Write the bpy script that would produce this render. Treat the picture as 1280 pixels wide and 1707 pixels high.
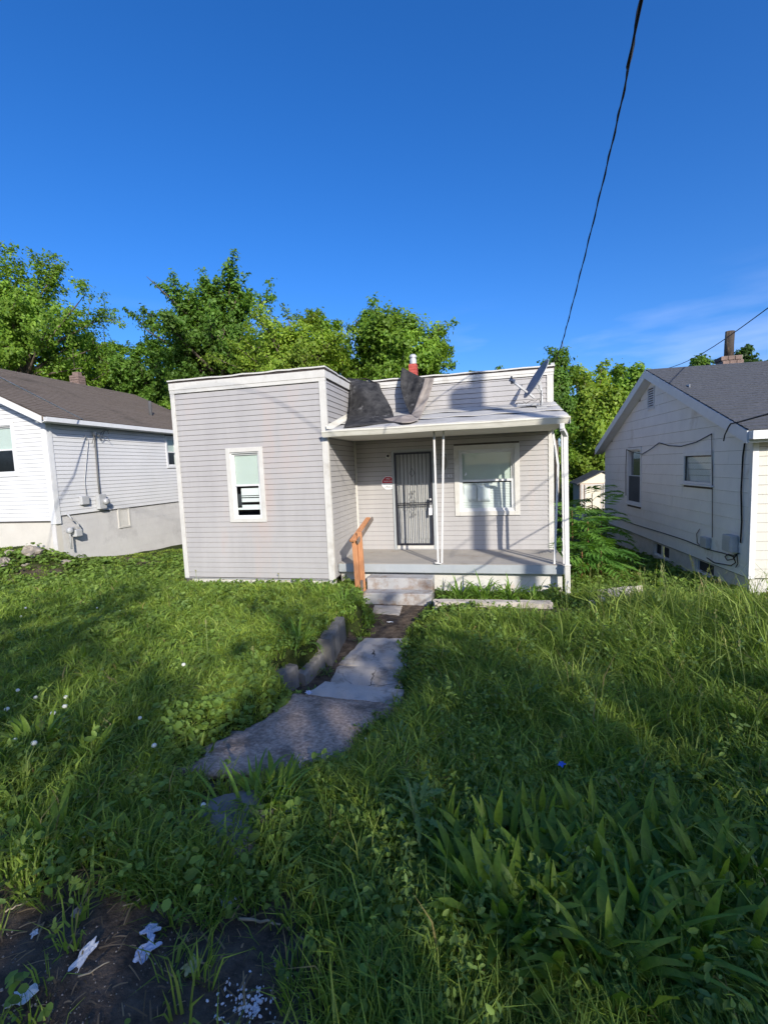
import bpy, math, random
import numpy as np
from mathutils import Matrix, Vector

for o in list(bpy.data.objects): bpy.data.objects.remove(o)
SC = bpy.context.scene
COL = SC.collection
R = math.radians

# ------------------------------------------------------------------ camera
F, PITCH, ROLL, YAW = 767.3, R(5.48), R(-2.33), R(13.10)      # focal length in pixels of a 1280 px wide frame
CAM = np.array([6.0996, -8.1212, 2.0523])
def _basis():
    cy, sy, cp, sp, cr, sr = math.cos(YAW), math.sin(YAW), math.cos(PITCH), math.sin(PITCH), math.cos(ROLL), math.sin(ROLL)
    f0, r0, u0 = np.array([-sy, cy, 0]), np.array([cy, sy, 0]), np.array([0, 0, 1.])
    fw, up = f0*cp-u0*sp, u0*cp+f0*sp
    return r0*cr+up*sr, up*cr-r0*sr, fw
RT, UP, FW = _basis()
cam = bpy.data.cameras.new('camera'); cam_o = bpy.data.objects.new('camera', cam); COL.objects.link(cam_o)
cam.sensor_fit = 'HORIZONTAL'; cam.sensor_width = 36; cam.lens = F/1280*36; cam.clip_start = .05; cam.clip_end = 3000
M = Matrix.Identity(4)
for i in range(3):
    M[i][0], M[i][1], M[i][2], M[i][3] = RT[i], UP[i], -FW[i], CAM[i]
cam_o.matrix_world = M
SC.camera = cam_o

# ------------------------------------------------------------------ sky, sun, exposure
SUN_EL, SUN_H = R(23.8), np.array([.542, -.840])               # horizontal direction towards the sun
w = bpy.data.worlds.new('World'); SC.world = w; w.use_nodes = True
nt = w.node_tree; nt.nodes.clear()
def N(t, nt_, **k):
    n = nt_.nodes.new(t)
    for a, b in k.items(): setattr(n, a, b)
    return n
sky = N('ShaderNodeTexSky', nt, sky_type='NISHITA', sun_disc=False, sun_elevation=SUN_EL,
        sun_rotation=math.atan2(SUN_H[0], SUN_H[1]), altitude=200, air_density=1.0, dust_density=2.2, ozone_density=4.5)
hsv = N('ShaderNodeHueSaturation', nt); hsv.inputs['Saturation'].default_value = 1.25; hsv.inputs['Value'].default_value = 1.0
bg = N('ShaderNodeBackground', nt); bg.inputs['Strength'].default_value = .15
out = N('ShaderNodeOutputWorld', nt)
# thin cirrus: stretched noise over the whole sky, thinning out with height
tc = N('ShaderNodeTexCoord', nt); sep = N('ShaderNodeSeparateXYZ', nt)
mp = N('ShaderNodeMapping', nt); mp.inputs['Scale'].default_value = (2.2, 1.2, 11.0); mp.inputs['Rotation'].default_value = (.10, .16, .5); mp.inputs['Location'].default_value = (.0, .35, .0)
nz = N('ShaderNodeTexNoise', nt); nz.inputs['Scale'].default_value = 1.6; nz.inputs['Detail'].default_value = 6; nz.inputs['Roughness'].default_value = .5
rp = N('ShaderNodeMapRange', nt); rp.inputs['From Min'].default_value = .46; rp.inputs['From Max'].default_value = .76; rp.inputs['To Max'].default_value = .5
rz = N('ShaderNodeMapRange', nt); rz.inputs['From Min'].default_value = .32; rz.inputs['From Max'].default_value = .12
mu = N('ShaderNodeMath', nt, operation='MULTIPLY')
mx = N('ShaderNodeMix', nt, data_type='RGBA'); mx.inputs['B'].default_value = (2.6, 2.9, 3.9, 1)
L = nt.links.new
L(tc.outputs['Generated'], sep.inputs[0]); L(tc.outputs['Generated'], mp.inputs['Vector']); L(mp.outputs[0], nz.inputs['Vector'])
L(nz.outputs['Fac'], rp.inputs['Value']); L(sep.outputs['Z'], rz.inputs['Value'])
L(rp.outputs[0], mu.inputs[0]); L(rz.outputs[0], mu.inputs[1]); L(mu.outputs[0], mx.inputs['Factor'])
wb = N('ShaderNodeMix', nt, data_type='RGBA', blend_type='MULTIPLY'); wb.inputs['Factor'].default_value = 1; wb.inputs['B'].default_value = (.42, .465, .60, 1)   # camera white balance of the sky
L(sky.outputs[0], hsv.inputs['Color']); L(hsv.outputs[0], wb.inputs['A']); L(wb.outputs['Result'], mx.inputs['A']); L(mx.outputs['Result'], bg.inputs['Color']); L(bg.outputs[0], out.inputs[0])

sun = bpy.data.lights.new('sun', 'SUN'); sun.energy = 2.45; sun.angle = R(.53); sun.color = (1, .93, .82)
sun_o = bpy.data.objects.new('sun', sun); COL.objects.link(sun_o); sun_o.location = (20, -30, 20)
sdir = Vector((SUN_H[0]*math.cos(SUN_EL), SUN_H[1]*math.cos(SUN_EL), math.sin(SUN_EL)))
sun_o.rotation_euler = sdir.to_track_quat('Z', 'Y').to_euler()
vs = SC.view_settings; vs.view_transform = 'Standard'; vs.look = 'None'; vs.exposure = 1.3; vs.gamma = 1; vs.use_curve_mapping = False
SC.cycles.max_bounces = 8; SC.cycles.transparent_max_bounces = 16; SC.cycles.caustics_reflective = False; SC.cycles.caustics_refractive = False

# ------------------------------------------------------------------ survey helpers: photo bearing -> point of a known plane
def ray(x, y): return FW+RT*(x-640)/F-UP*(y-853.5)/F
def onz(x, y, z): d = ray(x, y); return CAM+d*(z-CAM[2])/d[2]
def ony(x, y, Y): d = ray(x, y); return CAM+d*(Y-CAM[1])/d[1]
def onx(x, y, X): d = ray(x, y); return CAM+d*(X-CAM[0])/d[0]

# ------------------------------------------------------------------ materials
MATS = {}
def principled(name):
    m = bpy.data.materials.new(name); m.use_nodes = True
    n = m.node_tree; b = n.nodes['Principled BSDF']
    return m, n, b
def mat(name, c1, c2=None, scale=3.0, rough=.7, bump=0.0, bscale=40.0, metal=0.0, c3=None, s3=.6, stretch=(1, 1, 1), spec=.3, t3=(.55, .75), coord='pos', det=5):
    if name in MATS: return MATS[name]
    m, n, b = principled(name)
    b.inputs['Roughness'].default_value = rough; b.inputs['Metallic'].default_value = metal
    b.inputs['Specular IOR Level'].default_value = spec
    b.inputs['Base Color'].default_value = (*c1, 1)
    l = n.links.new
    if coord == 'pos': src = N('ShaderNodeNewGeometry', n).outputs['Position']
    else: src = N('ShaderNodeTexCoord', n).outputs['Object']
    mp = N('ShaderNodeMapping', n); mp.inputs['Scale'].default_value = stretch; l(src, mp.inputs['Vector'])
    if c2:
        t = N('ShaderNodeTexNoise', n); t.inputs['Scale'].default_value = scale; t.inputs['Detail'].default_value = det; t.inputs['Roughness'].default_value = .65
        l(mp.outputs[0], t.inputs['Vector'])
        r = N('ShaderNodeMapRange', n); r.inputs['From Min'].default_value = .32; r.inputs['From Max'].default_value = .68
        l(t.outputs['Fac'], r.inputs['Value'])
        x = N('ShaderNodeMix', n, data_type='RGBA'); x.inputs['A'].default_value = (*c1, 1); x.inputs['B'].default_value = (*c2, 1)
        l(r.outputs[0], x.inputs['Factor']); cur = x.outputs['Result']
        if c3:
            t3n = N('ShaderNodeTexNoise', n); t3n.inputs['Scale'].default_value = s3; t3n.inputs['Detail'].default_value = 7; t3n.inputs['Roughness'].default_value = .7
            l(mp.outputs[0], t3n.inputs['Vector'])
            r3 = N('ShaderNodeMapRange', n); r3.inputs['From Min'].default_value = t3[0]; r3.inputs['From Max'].default_value = t3[1]
            l(t3n.outputs['Fac'], r3.inputs['Value'])
            x3 = N('ShaderNodeMix', n, data_type='RGBA'); x3.inputs['B'].default_value = (*c3, 1)
            l(r3.outputs[0], x3.inputs['Factor']); l(cur, x3.inputs['A']); cur = x3.outputs['Result']
        l(cur, b.inputs['Base Color'])
    if bump:
        t2 = N('ShaderNodeTexNoise', n); t2.inputs['Scale'].default_value = bscale; t2.inputs['Detail'].default_value = 4
        l(mp.outputs[0], t2.inputs['Vector'])
        bp = N('ShaderNodeBump', n); bp.inputs['Strength'].default_value = bump; bp.inputs['Distance'].default_value = .01
        l(t2.outputs['Fac'], bp.inputs['Height']); l(bp.outputs[0], b.inputs['Normal'])
    MATS[name] = m
    return m
def crack(name, scale=1.6, width=.012, col=(.07, .06, .05)):
    """thin dark cracks where the cells of a distorted voronoi meet"""
    m = MATS[name]; n = m.node_tree; l = n.links.new; b = n.nodes['Principled BSDF']
    g = N('ShaderNodeNewGeometry', n); nz_ = N('ShaderNodeTexNoise', n); nz_.inputs['Scale'].default_value = 5; l(g.outputs['Position'], nz_.inputs['Vector'])
    ad = N('ShaderNodeMix', n, data_type='VECTOR'); ad.inputs['Factor'].default_value = .16; l(g.outputs['Position'], ad.inputs[4]); l(nz_.outputs['Color'], ad.inputs[5])
    v = N('ShaderNodeTexVoronoi', n, feature='DISTANCE_TO_EDGE'); v.inputs['Scale'].default_value = scale; l(ad.outputs[1], v.inputs['Vector'])
    r = N('ShaderNodeMapRange', n); r.inputs['From Min'].default_value = width*.4; r.inputs['From Max'].default_value = width; r.inputs['To Min'].default_value = 1; r.inputs['To Max'].default_value = 0; l(v.outputs['Distance'], r.inputs['Value'])
    x = N('ShaderNodeMix', n, data_type='RGBA'); x.inputs['B'].default_value = (*col, 1); l(b.inputs['Base Color'].links[0].from_socket, x.inputs['A']); n2 = N('ShaderNodeTexNoise', n); n2.inputs['Scale'].default_value = 2.3; l(g.outputs['Position'], n2.inputs['Vector'])
    r2 = N('ShaderNodeMapRange', n); r2.inputs['From Min'].default_value = .42; r2.inputs['From Max'].default_value = .58; l(n2.outputs['Fac'], r2.inputs['Value'])
    mu_ = N('ShaderNodeMath', n, operation='MULTIPLY'); l(r.outputs[0], mu_.inputs[0]); l(r2.outputs[0], mu_.inputs[1])
    l(mu_.outputs[0], x.inputs['Factor']); l(x.outputs['Result'], b.inputs['Base Color'])
def leaf_mat(name, base, trans=.35, rough=.55, varname='tint', spec=.25):
    """foliage: reflected and transmitted light, colour multiplied by each leaf's own tint"""
    m, n, b = principled(name); l = n.links.new
    at = N('ShaderNodeAttribute', n); at.attribute_name = varname
    x = N('ShaderNodeMix', n, data_type='RGBA', blend_type='MULTIPLY'); x.inputs['Factor'].default_value = 1; x.inputs['A'].default_value = (*base, 1)
    l(at.outputs['Color'], x.inputs['B'])
    l(x.outputs['Result'], b.inputs['Base Color']); b.inputs['Roughness'].default_value = rough; b.inputs['Specular IOR Level'].default_value = spec
    tr = N('ShaderNodeBsdfTranslucent', n)
    x2 = N('ShaderNodeMix', n, data_type='RGBA', blend_type='MULTIPLY'); x2.inputs['Factor'].default_value = 1; x2.inputs['B'].default_value = (1.5, 1.35, .55, 1)
    l(x.outputs['Result'], x2.inputs['A']); l(x2.outputs['Result'], tr.inputs['Color'])
    ms = N('ShaderNodeMixShader', n); ms.inputs[0].default_value = trans
    l(b.outputs[0], ms.inputs[1]); l(tr.outputs[0], ms.inputs[2]); l(ms.outputs[0], n.nodes['Material Output'].inputs['Surface'])
    MATS[name] = m
    return m
def obj_leaf_mat(name, c1, c2, trans=.35):
    """leaf for single leaf objects: tint varies from one object to the next"""
    m, n, b = principled(name); l = n.links.new
    oi = N('ShaderNodeObjectInfo', n)
    x = N('ShaderNodeMix', n, data_type='RGBA'); x.inputs['A'].default_value = (*c1, 1); x.inputs['B'].default_value = (*c2, 1)
    l(oi.outputs['Random'], x.inputs['Factor'])
    tcn = N('ShaderNodeTexCoord', n); t = N('ShaderNodeTexNoise', n); t.inputs['Scale'].default_value = 22; l(tcn.outputs['Object'], t.inputs['Vector'])
    r = N('ShaderNodeMapRange', n); r.inputs['To Min'].default_value = .65; r.inputs['To Max'].default_value = 1.35; l(t.outputs['Fac'], r.inputs['Value'])
    v = N('ShaderNodeMix', n, data_type='RGBA', blend_type='MULTIPLY'); v.inputs['Factor'].default_value = 1
    cc = N('ShaderNodeCombineColor', n)
    for i in range(3): l(r.outputs[0], cc.inputs[i])
    l(x.outputs['Result'], v.inputs['A']); l(cc.outputs[0], v.inputs['B'])
    l(v.outputs['Result'], b.inputs['Base Color']); b.inputs['Roughness'].default_value = .48; b.inputs['Specular IOR Level'].default_value = .35
    tr = N('ShaderNodeBsdfTranslucent', n)
    x2 = N('ShaderNodeMix', n, data_type='RGBA', blend_type='MULTIPLY'); x2.inputs['Factor'].default_value = 1; x2.inputs['B'].default_value = (1.5, 1.35, .5, 1)
    l(v.outputs['Result'], x2.inputs['A']); l(x2.outputs['Result'], tr.inputs['Color'])
    ms = N('ShaderNodeMixShader', n); ms.inputs[0].default_value = trans
    l(b.outputs[0], ms.inputs[1]); l(tr.outputs[0], ms.inputs[2]); l(ms.outputs[0], n.nodes['Material Output'].inputs['Surface'])
    MATS[name] = m
    return m
def glass_mat(name, tint=(.95, .975, .965), refl=.10):
    m, n, b = principled(name); n.nodes.remove(b); l = n.links.new
    t = N('ShaderNodeBsdfTransparent', n); t.inputs[0].default_value = (*tint, 1)
    g = N('ShaderNodeBsdfGlossy', n); g.inputs['Roughness'].default_value = .03
    lw = N('ShaderNodeLayerWeight', n); lw.inputs['Blend'].default_value = .5
    p5 = N('ShaderNodeMath', n, operation='POWER'); p5.inputs[1].default_value = 5; l(lw.outputs['Facing'], p5.inputs[0])
    ad = N('ShaderNodeMath', n, operation='MULTIPLY_ADD'); ad.inputs[1].default_value = .94-refl; ad.inputs[2].default_value = .04+refl; l(p5.outputs[0], ad.inputs[0])
    ms = N('ShaderNodeMixShader', n); l(ad.outputs[0], ms.inputs[0]); l(t.outputs[0], ms.inputs[1]); l(g.outputs[0], ms.inputs[2])
    l(ms.outputs[0], n.nodes['Material Output'].inputs['Surface'])
    MATS[name] = m
    return m

mat('vinyl_grey', (.325, .315, .308), (.385, .370, .358), 1.1, .5, .03, 6, c3=(.39, .305, .268), s3=.55, stretch=(1.6, 1.6, .35), t3=(.55, .80))
mat('seam_dark', (.06, .055, .05), (.11, .10, .09), 5, .9)
mat('trim_white', (.50, .485, .445), (.56, .55, .51), 6, .5, .03, 60, c3=(.38, .35, .30), s3=2.6, t3=(.55, .75))
mat('fascia_cream', (.58, .56, .48), (.68, .66, .58), 4, .55, .03, 30, c3=(.40, .37, .30), s3=1.5, stretch=(1, 1, 4))
mat('soffit', (.60, .57, .50), (.66, .63, .55), 4, .7)
mat('foundation_white', (.50, .485, .44), (.60, .585, .545), 5, .85, .25, 25, c3=(.42, .30, .20), s3=2.5, t3=(.60, .72))
mat('foundation_cream', (.50, .475, .42), (.56, .53, .47), 2, .85, .2, 25)
mat('foundation_grey', (.50, .49, .475), (.56, .55, .53), 2, .85, .2, 25, c3=(.38, .37, .36), s3=1.2)
mat('deck_grey', (.335, .315, .285), (.42, .385, .335), 2.2, .75, .15, 30, c3=(.28, .22, .155), s3=1.6, t3=(.55, .75))
mat('deck_face', (.30, .325, .335), (.36, .38, .385), 3, .7, .1, 30, c3=(.22, .22, .21), s3=3, stretch=(1, 1, .3))
mat('step_concrete', (.33, .33, .325), (.40, .39, .375), 4, .85, .2, 40, c3=(.23, .165, .12), s3=3.2, t3=(.48, .66))
mat('concrete', (.42, .375, .315), (.54, .49, .42), 3.5, .95, .6, 60, c3=(.20, .17, .135), s3=2.6, t3=(.50, .68), det=9)
mat('concrete_old', (.15, .14, .125), (.27, .25, .22), 6, .95, .8, 30, c3=(.05, .05, .038), s3=3, stretch=(1, 1, .4), t3=(.48, .68))
mat('gravel_concrete', (.22, .16, .115), (.56, .44, .34), 34, .95, 1.0, 50, c3=(.15, .12, .09), s3=3.0, t3=(.50, .64))
mat('walk_pebble', (.20, .16, .125), (.55, .48, .41), 45, .9, det=2)
mat('porch_roofing', (.38, .37, .345), (.45, .44, .41), 2.5, .6, .1, 20, c3=(.29, .28, .255), s3=1.3, stretch=(1, 2, 1))
mat('roof_membrane', (.06, .06, .06), (.10, .10, .10), 3, .9)
mat('dark_edge', (.035, .03, .03), (.07, .055, .05), 8, .9)
mat('tar_paper', (.010, .010, .011), (.052, .051, .050), 7, .75, .9, 22, c3=(.13, .128, .126), s3=4.5, t3=(.58, .70), spec=.25, det=9)
mat('tar_back', (.20, .17, .145), (.34, .30, .26), 5, .9, .4, 20, c3=(.10, .085, .075), s3=2.5)
mat('iron_black', (.012, .013, .02), (.02, .02, .028), 10, .4, spec=.5)
mat('rail_white', (.58, .57, .54), (.66, .65, .62), 10, .45, c3=(.35, .22, .12), s3=9, t3=(.66, .74))
mat('lumber', (.40, .175, .075), (.52, .25, .12), 3.5, .75, .25, 30, c3=(.25, .095, .04), s3=2, stretch=(9, 9, .8))
mat('lumber_grey', (.13, .105, .085), (.2, .16, .13), 6, .8)
mat('shade_green', (.50, .55, .50), (.55, .60, .55), 1.2, .8)
mat('shade_white', (.74, .75, .74), (.80, .80, .79), 3, .8)
mat('door_grey', (.40, .405, .39), (.45, .45, .43), 4, .6)
mat('paper', (.78, .79, .82), (.72, .73, .77), 3, .7)
mat('room_dark', (.05, .048, .045), (.07, .065, .06), 2, .9)
mat('sign_red', (.42, .028, .04), (.36, .03, .04), 6, .5)
mat('sign_white', (.74, .75, .76), (.68, .69, .70), 6, .5)
mat('ink', (.02, .02, .02))
mat('dish_grey', (.20, .21, .23), (.25, .26, .28), 8, .5, spec=.4)
mat('galvanised', (.42, .43, .43), (.52, .52, .52), 12, .45, metal=.3)
mat('meter_grey', (.36, .37, .38), (.42, .43, .43), 8, .5, c3=(.28, .25, .22), s3=4)
mat('cable_black', (.012, .012, .013))
mat('cable_grey', (.12, .12, .12))
mat('brick_red', (.33, .055, .045), (.42, .09, .07), 14, .85, .4, 40, c3=(.22, .05, .04), s3=3)
mat('brick_old', (.14, .10, .085), (.24, .17, .14), 9, .9, .4, 40, c3=(.07, .06, .055), s3=4)
mat('mortar', (.25, .23, .20), (.32, .29, .26), 20, .95)
mat('clay_pipe', (.30, .20, .11), (.42, .29, .16), 3, .8, c3=(.05, .04, .033), s3=2.2, stretch=(4, 4, .5), t3=(.36, .52))
mat('siding_white', (.57, .575, .575), (.62, .62, .615), 1.0, .55, .03, 8, c3=(.58, .57, .55), s3=.8)
mat('siding_cream', (.50, .485, .43), (.55, .53, .47), 1.0, .55, .03, 8)
mat('asbestos_white', (.66, .655, .625), (.73, .725, .69), 2.2, .8, .25, 14, c3=(.40, .35, .28), s3=1.1, stretch=(1, 1, .7), t3=(.58, .80))
mat('shingle_brown', (.115, .092, .072), (.175, .142, .115), 16, .95, .5, 70, c3=(.085, .07, .055), s3=.8)
mat('shingle_grey', (.052, .057, .066), (.095, .10, .112), 22, .95, .5, 80, c3=(.075, .08, .085), s3=1.2)
mat('frame_white', (.60, .605, .60), (.66, .665, .655), 8, .45, c3=(.62, .60, .56), s3=5)
mat('screen_dark', (.035, .038, .045), (.055, .06, .07), 3, .6)
mat('shed_tan', (.46, .36, .29), (.52, .42, .34), 3, .7); mat('shed_cream', (.72, .66, .50), (.76, .70, .55), 3, .7)
mat('bark', (.09, .07, .055), (.16, .13, .10), 12, .95, .6, 20, stretch=(1, 1, .3))
mat('bark_dark', (.05, .04, .032), (.09, .075, .06), 12, .95, .5, 20, stretch=(1, 1, .3))
mat('stone', (.23, .20, .165), (.34, .30, .25), 6, .9, .6, 20, c3=(.14, .125, .10), s3=3)
mat('white_stone', (.62, .62, .64), (.74, .74, .75), 9, .8)
mat('plastic_blue', (.42, .47, .62), (.62, .64, .70), 22, .35, spec=.5, c3=(.20, .27, .48), s3=14, t3=(.54, .64))
mat('plastic_deep', (.03, .11, .50), (.05, .16, .6), 20, .35, spec=.5)
mat('paper_litter', (.60, .60, .60), (.72, .72, .71), 14, .7, c3=(.36, .33, .30), s3=9)
mat('leaf_dry', (.48, .45, .22), (.36, .32, .14), 16, .8)
mat('straw', (.34, .29, .20), (.24, .20, .135), 20, .9)
mat('bottle_clear', (.70, .74, .80), (.80, .82, .86), 10, .15, spec=.6); mat('bottle_label', (.16, .28, .52), (.7, .72, .76), 25, .4)
mat('stem_green', (.10, .15, .045), (.16, .20, .07), 10, .7); mat('stem_red', (.25, .10, .05), (.18, .14, .06), 6, .7)
mat('flower_white', (.66, .66, .60), (.56, .58, .46), 120, .8)
crack('concrete', .95, .0075)
glass_mat('glass', refl=.0); glass_mat('glass_mirror', (.35, .4, .4), .35)
leaf_mat('grass_leaf', (2.30, 2.08, 1.95), .45, .5)
leaf_mat('tree_leaf', (2.05, 2.05, 1.55), .5, .5)
obj_leaf_mat('dock_leaf', (.095, .185, .022), (.26, .37, .045), .46)
obj_leaf_mat('lily_leaf', (.11, .22, .028), (.19, .32, .045), .38)
obj_leaf_mat('thistle_leaf', (.11, .21, .055), (.20, .30, .09), .35)
obj_leaf_mat('sumac_leaf', (.085, .21, .036), (.17, .32, .055), .42)

# ------------------------------------------------------------------ mesh building
class MB:
    def __init__(s): s.v = []; s.f = []
    def add(s, vs, fs):
        b = len(s.v); s.v += [tuple(map(float, v)) for v in vs]; s.f += [tuple(i+b for i in f) for f in fs]; return s
    def box(s, x0, x1, y0, y1, z0, z1, Mx=None):
        vs = [(x, y, z) for z in (z0, z1) for y in (y0, y1) for x in (x0, x1)]
        if Mx is not None: vs = [tuple(Mx @ Vector(v)) for v in vs]
        return s.add(vs, [(0, 2, 3, 1), (4, 5, 7, 6), (0, 1, 5, 4), (2, 6, 7, 3), (0, 4, 6, 2), (1, 3, 7, 5)])
    def hexa(s, p): # eight corners: bottom ring of four, top ring of four
        return s.add(p, [(3, 2, 1, 0), (4, 5, 6, 7), (0, 1, 5, 4), (1, 2, 6, 5), (2, 3, 7, 6), (3, 0, 4, 7)])
    def bar(s, a, b, wx, wy, up=(0, 0, 1)):
        a, b = Vector(a), Vector(b); d = (b-a).normalized(); u = Vector(up)
        if abs(d.dot(u)) > .98: u = Vector((0, 1, 0))
        x = d.cross(u).normalized(); y = x.cross(d)
        q = lambda c: [c-x*wx/2-y*wy/2, c+x*wx/2-y*wy/2, c+x*wx/2+y*wy/2, c-x*wx/2+y*wy/2]
        return s.add(q(a)+q(b), [(3, 2, 1, 0), (4, 5, 6, 7), (0, 1, 5, 4), (1, 2, 6, 5), (2, 3, 7, 6), (3, 0, 4, 7)])
    def tube(s, pts, r, n=8, cap=True):
        pts = [Vector(p) for p in pts]; rs = r if isinstance(r, (list, tuple)) else [r]*len(pts)
        vs = []; fs = []; ref = None
        for i, p in enumerate(pts):
            d = (pts[min(i+1, len(pts)-1)]-pts[max(i-1, 0)]).normalized()
            if ref is None: ref = Vector((0, 0, 1)) if abs(d.z) < .9 else Vector((1, 0, 0))
            x = d.cross(ref).normalized(); y = x.cross(d).normalized(); ref = y
            for k in range(n):
                a = 2*math.pi*k/n; vs.append(p+x*math.cos(a)*rs[i]+y*math.sin(a)*rs[i])
        for i in range(len(pts)-1):
            for k in range(n):
                k2 = (k+1) % n; fs.append((i*n+k, i*n+k2, (i+1)*n+k2, (i+1)*n+k))
        if cap: fs += [tuple(range(n))[::-1], tuple(range((len(pts)-1)*n, len(pts)*n))]
        return s.add(vs, fs)
    def prism(s, poly, y0, y1): # polygon in x,z extruded along y
        n = len(poly)
        vs = [(x, y0, z) for x, z in poly]+[(x, y1, z) for x, z in poly]
        return s.add(vs, [tuple(range(n)), tuple(range(n, 2*n))[::-1]]+[(i, i+n, (i+1) % n+n, (i+1) % n) for i in range(n)])
    def lathe(s, prof, c=(0, 0, 0), n=16, Mx=None):
        vs = []; fs = []; m = len(prof)
        for r_, z in prof:
            for k in range(n):
                a = 2*math.pi*k/n; v = Vector((r_*math.cos(a), r_*math.sin(a), z))
                if Mx is not None: v = Mx @ v
                vs.append((v.x+c[0], v.y+c[1], v.z+c[2]))
        for i in range(m-1):
            for k in range(n): fs.append((i*n+k, i*n+(k+1) % n, (i+1)*n+(k+1) % n, (i+1)*n+k))
        fs += [tuple(range(n))[::-1], tuple(range((m-1)*n, m*n))]
        return s.add(vs, fs)
    def grid(s, P): # P[i][j] points
        m, n = len(P), len(P[0])
        return s.add([p for row in P for p in row], [(i*n+j, i*n+j+1, (i+1)*n+j+1, (i+1)*n+j) for i in range(m-1) for j in range(n-1)])
    def mesh(s, name, smooth=False):
        me = bpy.data.meshes.new(name); me.from_pydata(s.v, [], s.f); me.update()
        if smooth: me.shade_smooth()
        return me
    def build(s, name, m, parent=None, smooth=False, bevel=0):
        return link(name, s.mesh(name, smooth), m, parent, bevel)
def link(name, me, m, parent=None, bevel=0):
    if m and not me.materials: me.materials.append(MATS[m] if isinstance(m, str) else m)
    o = bpy.data.objects.new(name, me); COL.objects.link(o)
    if parent is not None: o.parent = parent
    if bevel:
        b = o.modifiers.new('bevel', 'BEVEL'); b.width = bevel; b.segments = 2; b.limit_method = 'ANGLE'
    return o
def tag(o, label, cat, group=None):
    o['label'] = label; o['category'] = cat
    if group: o['group'] = group
    return o
def empty(name, loc, label, cat, group=None, rz=0.0):
    o = bpy.data.objects.new(name, None); COL.objects.link(o); o.location = loc; o.rotation_euler[2] = rz; o.empty_display_size = .1
    return tag(o, label, cat, group)
def struct(o): o['kind'] = 'structure'; return o
def stuff(o): o['kind'] = 'stuff'; return o
def solid(o, t, off=0.0):
    m = o.modifiers.new('solid', 'SOLIDIFY'); m.thickness = t; m.offset = off; return o
def text_mesh(s_, size, name):
    c = bpy.data.curves.new(name, 'FONT'); c.body = s_; c.size = size; c.align_x = 'CENTER'; c.align_y = 'CENTER'; c.extrude = .0012
    t = bpy.data.objects.new(name, c); me = bpy.data.meshes.new_from_object(t); bpy.data.objects.remove(t); bpy.data.curves.remove(c)
    me.name = name
    return me
def noise2(x, y, seed=0):
    xi, yi = np.floor(x).astype(np.int64), np.floor(y).astype(np.int64); xf, yf = x-xi, y-yi
    def h(a, b):
        n = (a*374761393+b*668265263+seed*1442695041) & 0xffffffff
        n = ((n ^ (n >> 13))*1274126177) & 0xffffffff
        return ((n ^ (n >> 16)) & 0xffff)/65535.
    u, v = xf*xf*(3-2*xf), yf*yf*(3-2*yf)
    return (h(xi, yi)*(1-u)+h(xi+1, yi)*u)*(1-v)+(h(xi, yi+1)*(1-u)+h(xi+1, yi+1)*u)*v
def fbm(x, y, seed=0): return .5*noise2(x, y, seed)+.3*noise2(x*2.1+7, y*2.1+3, seed+1)+.2*noise2(x*4.3+1, y*4.3+9, seed+2)
def np_mesh(name, verts, quads=None, tris=None, tint=None):
    """fast mesh from numpy arrays; quads (n,4), tris (n,3)"""
    me = bpy.data.meshes.new(name)
    nq = 0 if quads is None else len(quads); nt_ = 0 if tris is None else len(tris)
    me.vertices.add(len(verts)); me.vertices.foreach_set('co', np.ascontiguousarray(verts, np.float32).ravel())
    idx = np.concatenate([a.ravel() for a in (quads, tris) if a is not None]).astype(np.int32)
    me.loops.add(len(idx)); me.loops.foreach_set('vertex_index', idx)
    me.polygons.add(nq+nt_)
    st = np.concatenate([np.arange(nq)*4, nq*4+np.arange(nt_)*3]).astype(np.int32)
    me.polygons.foreach_set('loop_start', st)
    me.update(calc_edges=True)
    if tint is not None:
        a = me.color_attributes.new('tint', 'FLOAT_COLOR', 'POINT')
        a.data.foreach_set('color', np.ascontiguousarray(np.concatenate([tint, np.ones((len(tint), 1))], 1), np.float32).ravel())
    return me

# ------------------------------------------------------------------ ground
LEFT_P = np.array([[-60, .5], [-9, .5], [-7.5, .48], [-7, .44], [-6, .30], [-5, .16], [-4, .07], [-3, .03], [-2, -.02], [-1, -.08], [0, -.13], [4, -.2], [9, -.5], [30, -1.0], [900, -1.0]])
RIGHT_P = np.array([[-60, .5], [-9, .5], [-7.5, .47], [-7, .43], [-6, .28], [-5, .12], [-4, .0], [-3, -.08], [-2, -.15], [-1, -.24], [0, -.28], [2, -.36], [9, -.6], [30, -1.0], [900, -1.0]])
PATH_P = np.array([[-6.6, .38], [-6.0, .27], [-5.6, .13], [-5.0, .04], [-4.3, -.09], [-4.0, -.20], [-3.7, -.33], [-3.5, -.345], [-.4, -.345], [.2, -.36]])
PATH_LE = np.array([[-6.6, 4.8], [-6.0, 4.27], [-5.4, 4.10], [-4.8, 4.30], [-4.3, 4.24], [-4.05, 4.1], [-4.0, 3.80], [-3.53, 3.88], [-3.5, 3.97], [-3.0, 4.02], [-2.98, 4.08], [-2.05, 3.98], [-1.95, 4.30], [-1.4, 4.25], [-.5, 3.9]])
PATH_RE = np.array([[-6.6, 5.0], [-5.75, 4.78], [-5.35, 5.08], [-4.9, 5.12], [-4.3, 5.27], [-3.7, 5.16], [-2.2, 4.97], [-1.4, 4.98], [-.5, 5.1]])
PATH_C = np.array([[-6.6, 4.9], [-5.6, 4.45], [-5.0, 4.70], [-4.3, 4.77], [-3.7, 4.75], [-2.2, 4.66], [-.5, 4.5]])   # y -> centre x
PATH_W = np.array([[-6.6, .1], [-5.8, .22], [-5.3, .42], [-4.8, .40], [-4.3, .48], [-3.6, .40], [-2.2, .30], [-1.4, .30], [-.5, .62]])
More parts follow.
